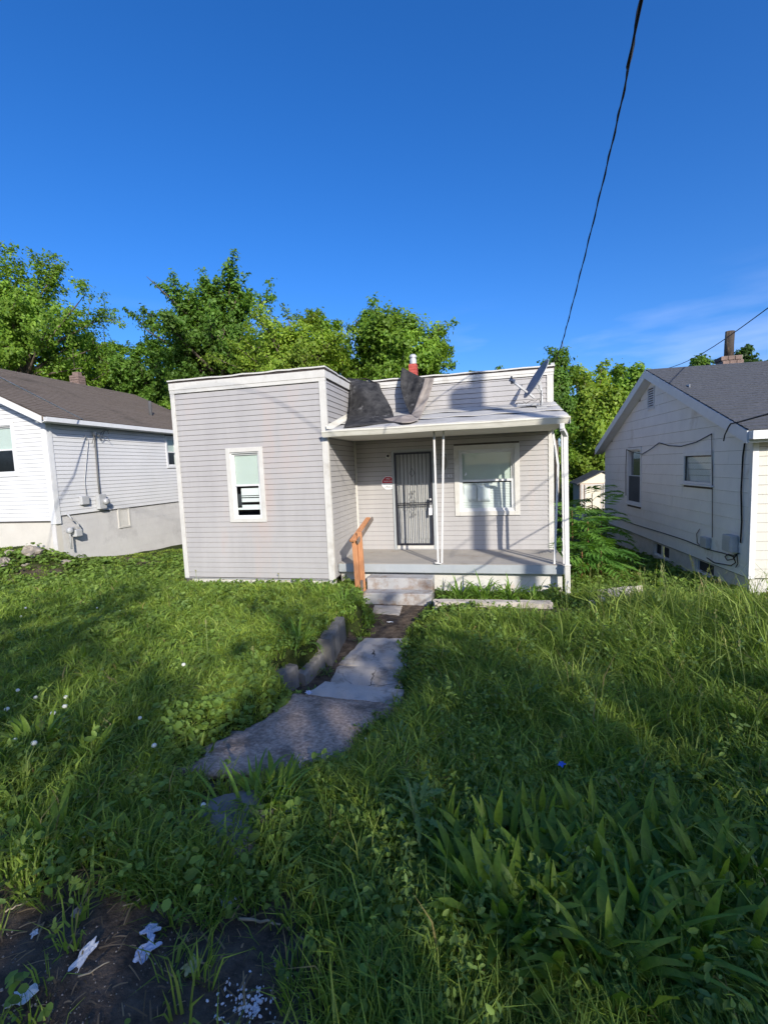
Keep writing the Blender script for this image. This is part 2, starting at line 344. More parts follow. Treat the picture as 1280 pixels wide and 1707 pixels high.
def sstep(a, b, t): t = np.clip((t-a)/(b-a), 0, 1); return t*t*(3-2*t)
def ground(x, y, micro=True):
    x, y = np.asarray(x, float), np.asarray(y, float)
    l, r_ = np.interp(y, LEFT_P[:, 0], LEFT_P[:, 1]), np.interp(y, RIGHT_P[:, 0], RIGHT_P[:, 1])
    k = sstep(4.3, 5.3, x); h = l*(1-k)+r_*k
    h = h+.50*np.exp(-(((x+5.1)/1.25)**2+((y-.55)/1.0)**2)) + .22*sstep(-2.5, -6.5, x)*sstep(-4, 0, y)*sstep(4.5, 1.5, y)   # bank by the left house
    h = h+.06*np.exp(-(((x-8.3)/.9)**2+((y+.5)/.6)**2))
    if micro: h = h+(fbm(x*.9, y*.9, 5)-.5)*.10*np.clip(sstep(30, 12, np.hypot(x-5, y)), 0, 1)+(fbm(x*4, y*4, 9)-.5)*.035*sstep(16, 8, np.hypot(x-5, y+3))
    dl, dr = np.interp(y, PATH_LE[:, 0], PATH_LE[:, 1])-x, x-np.interp(y, PATH_RE[:, 0], PATH_RE[:, 1]); d = np.maximum(dl, dr)
    pz = np.interp(y, PATH_P[:, 0], PATH_P[:, 1])
    wdt = np.where(dl > dr, np.where((y > -4.05) & (y < -2.0), .06, .22), .35)
    k = (1-sstep(0.0, 1, d/wdt))*sstep(-6.7, -6.0, y)*sstep(.3, 0, y)
    return h*(1-k)+np.minimum(h, pz)*k
def gz(x, y): return float(ground(x, y))
def in_path(x, y, m=0.0):
    d = np.maximum(np.interp(y, PATH_LE[:, 0], PATH_LE[:, 1])-x, x-np.interp(y, PATH_RE[:, 0], PATH_RE[:, 1]))
    return (d < m) & (y > -5.95) & (y < .2)
def dirt_amount(x, y):
    """bare soil: by the street at the near left, on the lower path, and in scraped patches"""
    a = sstep(-6.45, -6.85, y+(fbm(x*1.7, y*1.7, 31)-.5)*.9+.35*sstep(4.9, 6.0, x))*sstep(6.0, 5.35, x)
    b = np.where(in_path(x, y, -.05), 1., 0.)
    c = sstep(.66, .78, fbm(x*.8+4, y*.8, 44))*.6*sstep(-7, -4, y)
    d = sstep(.75, .35, np.hypot((x-4.75)/.55, (y+6.15)/.40))*.8
    e = sstep(1.0, .6, np.hypot((x-6.9)/.9, (y+.95)/.3))
    return np.clip(np.maximum.reduce([a, b, c, d, e]), 0, 1)

def axis(lo, hi, fine, far):
    a = list(np.arange(lo, hi+1e-6, fine)); s_ = fine
    x = hi
    while x < far: s_ *= 1.28; x += s_; a.append(x)
    x = lo; s_ = fine
    while x > -far: s_ *= 1.28; x -= s_; a.insert(0, x)
    return np.array(a)
gx, gy = axis(-7, 12.5, .075, 1500), axis(-8.2, 3.5, .075, 1500)
GX, GY = np.meshgrid(gx, gy)
GZ = ground(GX, GY)
nx, ny = len(gx), len(gy)
ii = (np.arange(ny-1)[:, None]*nx+np.arange(nx-1)[None, :]).ravel()
da = dirt_amount(GX.ravel(), GY.ravel())
gme = np_mesh('ground', np.stack([GX.ravel(), GY.ravel(), GZ.ravel()], 1), np.stack([ii, ii+1, ii+nx+1, ii+nx], 1), None, np.stack([da, da, da], 1))
gme.shade_smooth()
def ground_mat():
    m, n, b = principled('soil_and_turf'); l = n.links.new
    g = N('ShaderNodeNewGeometry', n); at = N('ShaderNodeAttribute', n); at.attribute_name = 'tint'
    def nz_(s_, d=6):
        t = N('ShaderNodeTexNoise', n); t.inputs['Scale'].default_value = s_; t.inputs['Detail'].default_value = d; t.inputs['Roughness'].default_value = .7; l(g.outputs['Position'], t.inputs['Vector']); return t.outputs['Fac']
    def mixc(a, b_, f):
        x = N('ShaderNodeMix', n, data_type='RGBA')
        for k, v in (('A', a), ('B', b_)):
            if isinstance(v, tuple): x.inputs[k].default_value = (*v, 1)
            else: l(v, x.inputs[k])
        l(f, x.inputs['Factor']); return x.outputs['Result']
    def rng(v, a, b_):
        r = N('ShaderNodeMapRange', n); r.inputs['From Min'].default_value = a; r.inputs['From Max'].default_value = b_; l(v, r.inputs['Value']); return r.outputs[0]
    turf = mixc((.022, .032, .009), (.055, .070, .018), rng(nz_(14), .35, .65))
    soil = mixc((.060, .046, .034), (.185, .140, .100), rng(nz_(9), .35, .68))
    soil = mixc(soil, (.20, .165, .125), rng(nz_(48, 3), .60, .72))
    col = mixc(turf, soil, rng(at.outputs['Fac'], .15, .7))
    l(col, b.inputs['Base Color']); b.inputs['Roughness'].default_value = 1; b.inputs['Specular IOR Level'].default_value = .1
    bp = N('ShaderNodeBump', n); bp.inputs['Strength'].default_value = .9; bp.inputs['Distance'].default_value = .03
    l(nz_(35), bp.inputs['Height']); l(bp.outputs[0], b.inputs['Normal'])
    MATS['ground'] = m
ground_mat()
struct(link('ground', gme, 'ground'))

# ------------------------------------------------------------------ house kit: walls with openings, planks, windows
PLANKS = {}
def plank_mesh(b0, b1, t0, t1, h, th, m):
    """one lap siding course: butt edge proud at the bottom; bottom runs b0..b1, top t0..t1"""
    k = (round(b1-b0, 3), round(t0-b0, 3), round(t1-b0, 3), round(h, 4), th, m)
    if k not in PLANKS:
        B, T0, T1 = b1-b0, t0-b0, t1-b0
        mb = MB().hexa([(0, -th, 0), (B, -th, 0), (B, -.001, 0), (0, -.001, 0), (T0, -.004, h), (T1, -.004, h), (T1, -.001, h), (T0, -.001, h)])
        me = mb.mesh('siding_plank'); me.materials.append(MATS[m]); PLANKS[k] = me
    return PLANKS[k]
def wall(house, name, loc, rot, Lw, z0, z1, openings=(), core='seam_dark', th=.12):
    """wall part, local x along the wall, outside at -y; openings (x0, x1, z0, z1) left open"""
    mb = MB(); xs = sorted({0, Lw, *[a for o in openings for a in o[:2]]})
    for a, b in zip(xs[:-1], xs[1:]):
        ops = sorted([o for o in openings if o[0] <= a+1e-6 and o[1] >= b-1e-6], key=lambda o: o[2]); z = z0
        for o in ops:
            if o[2] > z+1e-4: mb.box(a, b, 0, th, z, o[2])
            z = o[3]
        if z < z1-1e-4: mb.box(a, b, 0, th, z, z1)
    o = mb.build(name, core, house); o.location = loc; o.rotation_euler[2] = rot
    return o
def siding(wl, x0, x1, z0, z1, ex, m, openings=(), th=.016, gap=.0065, clip=None, name='siding_plank', pieces=None, jit=0.0, rnd=None):
    z = z0; row = 0
    while z < z1-.02:
        h = min(ex, z1-z)-gap; a0, a1, t0, t1 = x0, x1, x0, x1
        if clip:
            a0, a1 = max(x0, clip(z)[0]), min(x1, clip(z)[1]); t0, t1 = max(x0, clip(z+h)[0]), min(x1, clip(z+h)[1])
        cuts = [(o[0], o[1]) for o in openings if o[2] < z+h*.6 and o[3] > z+h*.4]
        segs = [(a0, a1, t0, t1)]
        for c0, c1 in sorted(cuts):
            new = []
            for s_ in segs:
                if c1 <= s_[0] or c0 >= s_[1]: new.append(s_); continue
                if c0 > s_[0]: new.append((s_[0], c0, s_[2], c0))
                if c1 < s_[1]: new.append((c1, s_[1], c1, s_[3]))
            segs = new
        if pieces:
            new = []
            for s_ in segs:
                xx = s_[0]; first = True
                while xx < s_[1]-1e-3:
                    nx_ = xx+pieces*(rnd.uniform(.25, 1) if first else 1)
                    if nx_ > s_[1]-.12: nx_ = s_[1]
                    new.append((xx, nx_-(.003 if nx_ < s_[1] else 0), s_[2] if first else xx, s_[3] if nx_ >= s_[1] else nx_-.003)); xx = nx_; first = False
            segs = new
        for s_ in segs:
            if s_[1]-s_[0] < .02 or s_[3]-s_[2] < -.001: continue
            o = link(name, plank_mesh(*s_, h, th, m), None, wl)
            o.location = (s_[0], -jit*rnd.random() if rnd else 0, z)
        z += ex; row += 1
def window(house, loc, rot, w_, h, casing=.07, shade_up='shade_green', low=None, proud=.028, depth=.05, label=None, mid=.5, glass='glass', sashw=.035, casm='trim_white', inner=True, sill=True):
    """double hung window, origin at lower left outer corner of the casing"""
    c = casing; mb = MB()
    mb.box(0, c, -proud, .0, 0, h).box(w_-c, w_, -proud, .0, 0, h).box(c, w_-c, -proud, 0, h-c, h).box(c, w_-c, -proud-.004, 0, 0, c*.9)
    win = mb.build('window', casm, house, bevel=.004); win.location = loc; win.rotation_euler[2] = rot
    a, b, z0, z1 = c, w_-c, c*.9, h-c; zm = z0+(z1-z0)*mid
    fr = MB(); f = .022   # jamb liner
    fr.box(a, a+f, -.004, depth+.05, z0, z1).box(b-f, b, -.004, depth+.05, z0, z1).box(a+f, b-f, -.004, depth+.05, z1-f, z1).box(a+f, b-f, -.012, depth+.05, z0, z0+f)
    fr.build('jamb', 'frame_white', win)
    for k, (q0, q1, yy) in enumerate(((zm-sashw/2, z1-f, depth-.012), (z0+f, zm+sashw/2, depth-.040))):
        s_ = MB(); A, B = a+f, b-f
        s_.box(A, A+sashw, yy, yy+.024, q0, q1).box(B-sashw, B, yy, yy+.024, q0, q1).box(A+sashw, B-sashw, yy, yy+.024, q0, q0+sashw).box(A+sashw, B-sashw, yy, yy+.024, q1-sashw, q1)
        s_.build('sash', 'frame_white', win, bevel=.003)
        MB().box(A+sashw-.002, B-sashw+.002, yy+.010, yy+.013, q0+sashw-.002, q1-sashw+.002).build('pane', glass, win)
    if shade_up: MB().box(a+f+.003, b-f-.003, depth+.020, depth+.024, zm-.02, z1-f-.002).build('shade', shade_up, win)
    return win, (a+f, b-f, z0+f, z1-f, zm)
PI2 = math.pi/2
EX = .1016

# ------------------------------------------------------------------ the grey house
W_, P_, R_, TOP = 3.19, 1.695, 7.33, 3.90
house = empty('house', (0, 0, 0), 'small grey vinyl sided house with flat parapet and open porch, middle of the three houses', 'house')
rnd = random.Random(4)
wx0, wx1, wz0, wz1 = 1.104, 1.885, 1.104, 2.551
op_f = [(wx0+.05, wx1-.05, wz0+.05, wz1-.05)]
fw = wall(house, 'front_wall', (0, 0, 0), 0, W_, -.03, TOP-.03, op_f)
siding(fw, .075, W_-.10, 0, 3.66, EX, 'vinyl_grey', [(wx0+.004, wx1-.004, wz0+.01, wz1-.01)])
sw = wall(house, 'side_wall', (W_, 0, 0), PI2, P_, -.03, TOP-.03)
siding(sw, .055, P_-.02, 0, 3.70, EX, 'vinyl_grey')
dx0, dx1, dz1 = 4.032-W_, 4.958-W_, 2.422
px0, px1, pz0, pz1 = 5.368-W_, 6.690-W_, .974, 2.45
pw = wall(house, 'porch_wall', (W_, P_, 0), 0, R_-W_, -.3, TOP-.03, [(dx0+.05, dx1-.05, .254, dz1-.04), (px0+.06, px1-.06, pz0+.06, pz1-.06)])
siding(pw, .03, R_-W_-.085, .254, 2.66, EX, 'vinyl_grey', [(dx0+.004, dx1-.004, .2, dz1), (px0+.004, px1-.004, pz0, pz1)])
siding(pw, .03, R_-W_-.11, 3.20, 3.74, EX, 'vinyl_grey')
rw = wall(house, 'right_wall', (R_, P_, 0), PI2, 7.2, -.5, TOP-.06)
siding(rw, .10, 7.1, 0, 3.72, EX, 'vinyl_grey')
lw = wall(house, 'left_wall', (0, P_+7.2, 0), -PI2, P_+7.2, -.5, TOP-.06)
siding(lw, .05, P_+7.12, 0, 3.72, EX, 'vinyl_grey')
rear = wall(house, 'rear_wall', (R_-.12, P_+7.2, 0), math.pi, R_-.24, -.5, TOP-.5)
# interior floor, so rooms behind the panes are closed
MB().box(.13, R_-.13, P_+.13, P_+7.1, -.02, .06).build('floor', 'room_dark', house)
MB().box(.13, W_-.13, .13, P_+.13, -.02, .06).build('floor', 'room_dark', house)
# trims
MB().box(-.012, .072, -.024, .0, -.02, 3.70).box(-.022, -.002, -.022, .09, -.02, 3.70).build('corner_trim', 'trim_white', house, bevel=.004)
MB().box(W_-.098, W_+.020, -.026, .0, -.03, 3.73).box(W_+.002, W_+.022, .001, .055, -.03, 3.73).build('corner_trim', 'trim_white', house, bevel=.004)
MB().box(W_+.012, W_+.05, P_-.035, P_-.002, .26, 2.65).build('corner_trim', 'trim_white', house)
MB().box(R_-.083, R_+.02, P_-.026, P_-.001, .256, 2.66).box(R_+.002, R_+.022, P_, P_+.09, -.3, 2.66).build('corner_trim', 'trim_white', house, bevel=.004)
MB().box(R_-.105, R_+.02, P_-.028, P_-.001, 3.22, 3.745).build('corner_trim', 'trim_white', house, bevel=.004)
# frieze boards and coping; the coping edge is a little wavy
def coping(pts, name='coping', dz=.0, inward=(0, 1), ext=.035, seed=1):
    rr = random.Random(seed); n = 14; a, b = np.array(pts[0]), np.array(pts[1]); inn = np.array(inward)
    for nm, m_, e, zz0, zz1 in (('coping_shadow_line', 'dark_edge', ext*.55, -.030, .004), (name, 'trim_white', ext, .004, .030)):  # dark strip draws in the shadow line of the gap below the coping
        P = []; rr = random.Random(seed)
        for i in range(n+1):
            p = a+(b-a)*i/n; j = (rr.random()-.5)*.018; q0 = p[:2]-inn*e; q1 = p[:2]+inn*.20
            P.append([(q0[0], q0[1], p[2]+zz0+j), (q0[0], q0[1], p[2]+zz1+j), (q1[0], q1[1], p[2]+zz1+j), (q1[0], q1[1], p[2]+zz0+j), (q0[0], q0[1], p[2]+zz0+j)])
        mb = MB(); mb.grid(P); mb.add(P[0][:4], [(0, 1, 2, 3)]); mb.add(P[-1][:4], [(3, 2, 1, 0)])
        mb.build(nm, m_, house)
MB().box(-.03, W_+.03, -.036, .0, 3.735, TOP-.032).box(-.026, W_+.026, -.028, 0, 3.668, 3.733).build('frieze', 'trim_white', house, bevel=.003)
MB().box(W_+.001, W_+.032, .002, P_-.002, 3.735, TOP-.032).build('frieze', 'trim_white', house, bevel=.003)
MB().box(W_+.034, R_+.03, P_-.034, P_, 3.80, TOP-.032).box(W_+.034, R_+.026, P_-.026, P_, 3.748, 3.797).build('frieze', 'trim_white', house, bevel=.003)
coping(((-.045, 0, TOP), (W_+.045, 0, TOP)), seed=3, ext=.05)
coping(((W_, .004, TOP-.004), (W_, P_, TOP-.004)), inward=(-1, 0), seed=5, ext=.042)
coping(((W_+.05, P_, TOP-.002), (R_+.045, P_, TOP-.002)), seed=9, ext=.05)
mb = MB().hexa([(.0, P_+.1, TOP-.10), (R_, P_+.1, TOP-.10), (R_, P_+7.2, TOP-.50), (0, P_+7.2, TOP-.50), (.0, P_+.1, TOP-.04), (R_, P_+.1, TOP-.04), (R_, P_+7.2, TOP-.44), (0, P_+7.2, TOP-.44)])
mb.box(.02, W_-.02, .1, P_+.099, TOP-.10, TOP-.04).build('roof', 'roof_membrane', house)
# foundation
MB().box(.012, W_-.004, .015, .14, -.6, -.035).build('foundation', 'foundation_white', house)
MB().box(W_+.03, R_-.02, .34, .5, -.6, .075).build('foundation', 'foundation_white', house)
MB().box(-.012, W_+.02, -.018, .0, -.034, -.020).build('starter_strip', 'galvanised', house)

# front window with pale shade above and torn blind below
win, (A, B, z0, z1, zm) = window(house, (wx0, 0, wz0), 0, wx1-wx0, wz1-wz0, .085, mid=.50)
mb = MB()
for (q0, q1, m0) in ((zm-.20, zm-.06, 0), (zm-.235, zm-.215, .10), (zm-.33, zm-.255, .09), (zm-.45, zm-.385, .06)):
    mb.box(A+.13+m0*0, B-.004, .055, .059, q0, q1)
mb.box(A+.03, B-.004, .052, .0545, zm-.48, zm-.44)
mb.build('torn_blind', 'shade_white', win)
MB().box(A+.02, A+.11, .11, .12, zm-.42, zm-.17).build('shade', 'screen_dark', win)
MB().box(A+.002, A+.055, .012, .03, z0, zm-.03).build('screen_rail', 'frame_white', win, bevel=.003)
# porch window
win, (A, B, z0, z1, zm) = window(house, (W_+px0, P_, pz0), 0, px1-px0, pz1-pz0, .10, mid=.50, sashw=.045)
mb = MB(); rr = random.Random(8)
z = zm-.05
while z > z0+.05:
    mb.box(A+.02, B-.004, .060, .062+.006*rr.random(), z-.030, z); z -= .034
mb.build('blind', 'shade_white', win)
for x in (A+.06, A+.34):
    P = [[(x+i*.024, .040+.010*math.sin(i*.35+x*9)+.006*j*math.sin(x*40), zm-.10-j*.085+.006*math.sin(i)) for i in range(12)] for j in range(5)]
    solid(MB().grid(P).build('notice_paper', 'paper', win, smooth=True), .001)
MB().prism([(A+.08, zm+.10), (A+.135, zm+.13), (A+.12, zm+.19)], .040, .042).build('torn_sticker', 'paper', win)
# door: white panel door behind a barred security door
mb = MB(); c = .055
dw, dh = dx1-dx0, dz1-.254
mb.box(0, c, -.03, 0, 0, dh).box(dw-c, dw, -.03, 0, 0, dh).box(c, dw-c, -.03, 0, dh-c, dh)
door = mb.build('door', 'deck_face', house, bevel=.004); door.location = (W_+dx0, P_, .254)
mb = MB().box(c, dw-c, .05, .09, .02, dh-c)
mb.build('door_leaf', 'door_grey', door)
mb = MB()
for a, b, q0, q1 in ((.14, .39, .22, .85), (.54, .79, .22, .85), (.14, .39, 1.0, 1.85), (.54, .79, 1.0, 1.85)):
    mb.box(a, b, .040, .050, q0, q1)
mb.build('door_panel', 'door_grey', door, bevel=.006)
MB().box(c, dw-c, -.02, .05, 0, .018).build('threshold', 'galvanised', door)
sx0, sx1, sz0, sz1 = .065, dw-.06, .10, dh-.065
mb = MB(); y0, y1 = -.052, -.022; t = .038
mb.box(sx0, sx0+t, y0, y1, sz0, sz1).box(sx1-t, sx1, y0, y1, sz0, sz1).box(sx0+t, sx1-t, y0, y1, sz1-t, sz1).box(sx0+t, sx1-t, y0, y1, sz0, sz0+t)
mb.build('security_frame', 'iron_black', door)
MB().box(sx0, sx1, -.03, -.02, 0.02, sz0-.002).build('kick_strip', 'trim_white', door)
for z in (1.02, .97): MB().box(sx0+t, sx1-t, y0+.006, y1-.006, z-.008, z+.008).build('cross_rail', 'iron_black', door)
nb = 9
for i in range(1, nb):
    x = sx0+t+(sx1-sx0-2*t)*i/nb
    MB().box(x-.006, x+.006, y0+.009, y1-.009, sz0+t, sz1-t).build('bar', 'iron_black', door)
def scroll(cx, cz, s_, rot):
    pts = []
    for i in range(15):
        a = i/14*1.6*2*math.pi; r_ = .006+.022*(1-i/14)*s_; pts.append((cx+math.cos(a+rot)*r_, y0-.002, cz+math.sin(a+rot)*r_))
    return pts
cx = (sx0+sx1)/2-.02
mb = MB()
mb.bar((cx-.055, y0, 1.66), (cx, y0, 1.59), .007, .007).bar((cx, y0, 1.59), (cx+.055, y0, 1.66), .007, .007).bar((cx+.055, y0, 1.66), (cx, y0, 1.76), .007, .007).bar((cx, y0, 1.76), (cx-.055, y0, 1.66), .007, .007)
mb.build('diamond', 'iron_black', door)
mb = MB()
for cz, s_ in ((1.18, 1), (.84, -1)):
    mb.bar((cx-.06, y0, cz-.10*s_), (cx, y0, cz+.05*s_), .006, .006).bar((cx+.06, y0, cz-.10*s_), (cx, y0, cz+.05*s_), .006, .006)
    for k in (-1, 1): mb.tube(scroll(cx+k*.028, cz+.08*s_, 1, 0 if k > 0 else math.pi), .0035, 5); mb.tube(scroll(cx+k*.05, cz-.13*s_, 1, math.pi*.5), .0035, 5)
mb.build('scrollwork', 'iron_black', door)
MB().box(sx1-.075, sx1-.004, y0-.012, y0, .90, 1.13).build('lock_plate', 'iron_black', door)
MB().lathe([(.0, 0), (.024, .0), (.028, .012), (.024, .03), (.01, .038)], (sx1-.045, y0-.012, 1.09), 12, Matrix.Rotation(PI2, 4, 'X')).build('knob', 'galvanised', door, smooth=True)
# porch deck, soffit, roof, gutter
MB().box(W_+.026, R_+.06, .200, P_-.03, .246, .254).build('porch_floor', 'deck_grey', house)
MB().box(W_+.026, R_+.06, .205, P_-.002, .08, .245).build('porch_slab', 'deck_face', house, bevel=.012)
MB().box(W_+.03, R_+.02, -.02, P_-.03, 2.655, 2.675).build('soffit', 'soffit', house)
# roofing sheets with lapped seams, slightly uneven
rz = lambda y: 2.765+(3.215-2.765)*(y+.10)/(P_+.10)
ys = (-.10, .52, 1.12, P_-.004)
for k in range(3):
    P = []
    for i in range(31):
        x = W_+.015+(R_+.03-W_-.015)*i/30
        P.append([(x, ys[k]+(ys[k+1]-ys[k])*j/5-(.02 if j == 0 and k else 0), rz(ys[k]+(ys[k+1]-ys[k])*j/5)+.006*k+.010*math.sin(i*1.1+k*2)*math.sin(j*1.0+k)+(.006 if j == 0 and k else 0)) for j in range(6)])
    solid(MB().grid(P).build('roofing_sheet', 'porch_roofing', house, smooth=True), .012)
MB().hexa([(W_+.02, -.085, 2.70), (R_+.025, -.085, 2.70), (R_+.025, P_-.03, 2.70), (W_+.02, P_-.03, 2.70), (W_+.02, -.085, 2.745), (R_+.025, -.085, 2.745), (R_+.025, P_-.03, 3.185), (W_+.02, P_-.03, 3.185)]).build('porch_roof', 'fascia_cream', house)
# k-style gutter: profile swept along x
prof = [(-.085, 2.645), (-.150, 2.645), (-.165, 2.672), (-.185, 2.715), (-.200, 2.735), (-.200, 2.755), (-.190, 2.755), (-.190, 2.738), (-.172, 2.718), (-.150, 2.66), (-.095, 2.66), (-.095, 2.75), (-.085, 2.75)]
mb = MB(); n = len(prof); xs = [W_-.03+(R_+.03-W_+.03)*i/12 for i in range(13)]
vs = [(x, y, z+.004*math.sin(i*1.3)) for i, x in enumerate(xs) for y, z in prof]
mb.add(vs, [(i*n+j, i*n+(j+1) % n, (i+1)*n+(j+1) % n, (i+1)*n+j) for i in range(12) for j in range(n)]+[tuple(range(n)), tuple(range(12*n, 13*n))[::-1]])
mb.build('gutter', 'fascia_cream', house)
MB().box(R_+.031, R_+.036, -.2, -.085, 2.64, 2.757).build('gutter_cap', 'fascia_cream', house)
# flashing where the roof meets the side wall
MB().add([(W_+.03, -.08, 2.80), (W_+.13, -.08, 2.785), (W_+.13, P_-.04, 3.235), (W_+.03, P_-.04, 3.26), (W_+.018, -.08, 2.86), (W_+.018, P_-.04, 3.31)], [(0, 1, 2, 3), (4, 0, 3, 5)]).build('flashing', 'fascia_cream', house)
# downspout: elbow off the gutter, long leg, rusty lower piece
dsx = ony(944, 850, .05)[0]-.045; P0 = [(dsx-.05, -.13, 2.65), (dsx-.045, -.13, 2.56), (dsx+.03, .02, 2.46), (dsx+.03, .03, 2.38)]
mb = MB()
for a, b in zip(P0[:-1], P0[1:]): mb.bar(a, b, .075, .055)
mb.bar((dsx+.03, .03, 2.41), (dsx+.055, .06, .28), .072, .055)
dsp = mb.build('downspout', 'rail_white', house, bevel=.006)
MB().bar((dsx+.057, .06, .285), (dsx+.065, .06, -.30), .088, .065).build('lower_pipe', 'trim_white', dsp, bevel=.008)
MB().box(dsx+.005, dsx+.11, .02, .095, .27, .295).build('coupling', 'trim_white', dsp, bevel=.004)
# iron porch posts, thin, some bent
def post(pts, r_=.016):
    mb = MB()
    for a, b in zip(pts[:-1], pts[1:]): mb.bar(a, b, r_*2, r_*2, (0, 1, 0))
    return mb.build('porch_post', 'rail_white', house, bevel=.003)
a1, a2 = ony(723.5, 728, .12), ony(739.5, 727, .12); b1, b2 = ony(730.5, 941, .22), ony(737.5, 938, .26)
post([(a1[0], .12, 2.655), (b1[0], .22, .26)], .017); post([(a2[0], .12, 2.655), (b2[0]-.01, .26, .26)], .017)
MB().box(b1[0]-.045, b1[0]+.055, .185, .255, .255, .262).build('post_foot', 'rail_white', house)
mb = MB(); mb.bar((b1[0]-.06, .17, .285), (b1[0]+.05, .20, .262), .07, .012).build('post_foot', 'rail_white', house)
pb = [ony(920.5, 716, .35), ony(930, 775, .30), ony(924, 941, .25)]
post([tuple(pb[0]), tuple(pb[1]), (pb[2][0], .25, .258)], .018)
pc = ony(938.5, 850, .30)[0]
post([(pc-.012, .30, 2.655), (pc+.012, .30, .256)], .020)
mb = MB(); # twisted scroll strap between the two right posts
pts = [(pc-.005+.018*math.sin(i*1.1), .30+.018*math.cos(i*1.1), .3+i*.04) for i in range(58)]
mb.tube(pts, .007, 5).build('twisted_strap', 'rail_white', house, smooth=True)

# ------------------------------------------------------------------ steps, newel rail, things on the porch
st = empty('porch_steps', (4.45, -.1, -.35), 'worn grey concrete steps leading up to the porch', 'steps')
for a in ((3.86, 5.07, -.12, .20, -.45, .055), (3.86, 5.08, -.42, -.121, -.5, -.145)):
    MB().box(a[0]-4.45, a[1]-4.45, a[2]+.1, a[3]+.1, a[4]+.35, a[5]+.35).build('step', 'step_concrete', st, bevel=.015)
nr = empty('stair_newel', (3.78, -.15, -.33), 'new reddish lumber newel post with a broken sloping rail beside the steps', 'handrail')
o0 = Vector((3.78, -.15, -.33))
def lb(a, b, wx, wy, name, m='lumber', up=(0, 1, 0)):
    MB().bar(Vector(a)-o0, Vector(b)-o0, wx, wy, up).build(name, m, nr, bevel=.004)
lb((3.725, -.20, -.34), (3.690, -.20, .80), .092, .09, 'post')
lb((3.815, -.185, -.30), (3.780, -.185, .92), .085, .04, 'side_board')
lb((3.80, -.245, .04), (3.80, -.245, -.26), .05, .02, 'bracket', 'lumber_grey')
lb((3.665, -.30, .765), (3.80, .42, 1.10), .09, .04, 'rail', up=(0, 0, 1))
lb((3.765, -.30, .74), (3.90, .36, 1.10), .022, .08, 'rail_strap', 'lumber_grey', up=(0, 0, 1))

sg = empty('warning_sign', tuple(ony(647, 805, P_-.02)), 'red and white octagonal no trespassing sign left of the barred door', 'sign')
c_ = .155; oc = [(c_*math.cos(math.pi/8+k*math.pi/4), c_*math.sin(math.pi/8+k*math.pi/4)) for k in range(8)]
red = [p for p in oc if p[1] > 0]; zc = -.005
MB().prism(oc, 0, .003).build('plate', 'sign_white', sg)
top = sorted([p for p in oc if p[1] > .01], key=lambda p: math.atan2(p[1], p[0]))
sc_ = [(x*.93, z*.93) for x, z in top]
MB().prism([(sc_[0][0], zc)]+sc_+[(sc_[-1][0], zc)], -.0015, -.0002).build('red_field', 'sign_red', sg)
for s_, z, size, m_ in (('NO', .092, .055, 'sign_white'), ('TRESPASSING', .035, .036, 'sign_white'), ('PRIVATE PROPERTY', -.035, .026, 'ink'), ('KEEP OUT', -.072, .024, 'ink'), ('VIOLATORS PROSECUTED', -.102, .014, 'ink')):
    t = link('lettering', text_mesh(s_, size, 'lettering'), m_, sg); t.rotation_euler[0] = PI2; t.location = (0, -.003, z)
hn = empty('house_number', tuple(ony(742, 793.5, P_-.02)), 'pale house number digits 15 45 on the siding beside the porch window', 'house number')
for ch, dx in (('1', -.125), ('5', -.07), ('4', .065), ('5', .125)):
    t = link('digit', text_mesh(ch, .10, 'digit'), 'sign_white', hn); t.rotation_euler[0] = PI2; t.location = (dx, -.003, 0)
p = ony(647, 760, P_-.02)
lp = empty('porch_lamp', tuple(p), 'round bare lamp socket high on the wall left of the door', 'lamp')
RX = Matrix.Rotation(PI2, 4, 'X')
MB().lathe([(.058, 0), (.058, .014), (.045, .024)], n=18, Mx=RX).build('base', 'trim_white', lp, smooth=False)
MB().lathe([(.026, .018), (.028, .05), (.020, .055), (.018, .03), (.004, .03)], n=14, Mx=RX).build('socket', 'iron_black', lp, smooth=True)
p = ony(739.5, 772, P_-.02)
pq = empty('wall_plaque', tuple(p), 'grey oval ornament hung above the house number', 'plaque')
mb = MB()
for r0, r1, y_ in ((.108, .085, -.02),):
    P = [[(math.cos(a)*r*.85, y_*(1 if 0 < k < 2 else 0), math.sin(a)*r*1.75) for k, r in enumerate((r0, r0*.93, r1, r1*.97))] for a in np.linspace(0, 2*math.pi, 25)]
    mb.grid(P)
mb.build('rim', 'meter_grey', pq, smooth=True)
MB().add([(math.cos(a)*.09*.85, -.004, math.sin(a)*.09*1.75) for a in np.linspace(0, 2*math.pi, 25)[:-1]], [tuple(range(24))]).build('field', 'concrete_old', pq)
MB().tube([(-.085, -.012, .13), (-.08, -.02, .195), (0, -.022, .205), (.08, -.02, .195), (.085, -.012, .13)], .016, 6).build('bracket', 'meter_grey', pq, smooth=True)
# tag on the lock
p = ony(718, 845, P_-.08)
tg = empty('lock_box', tuple(p), 'key lockbox with a white paper tag hanging on the door lock', 'lockbox')
MB().box(-.028, .028, -.02, .005, -.03, .045).build('body', 'galvanised', tg, bevel=.006)
MB().tube([(-.018, -.008, .04), (-.018, -.008, .075), (0, -.008, .09), (.018, -.008, .075), (.018, -.008, .04)], .004, 6).build('shackle', 'galvanised', tg)
MB().add([(-.04, -.022, -.02), (.03, -.024, -.018), (.028, -.03, -.17), (-.04, -.028, -.175)], [(0, 1, 2, 3)]).build('tag', 'paper', tg)

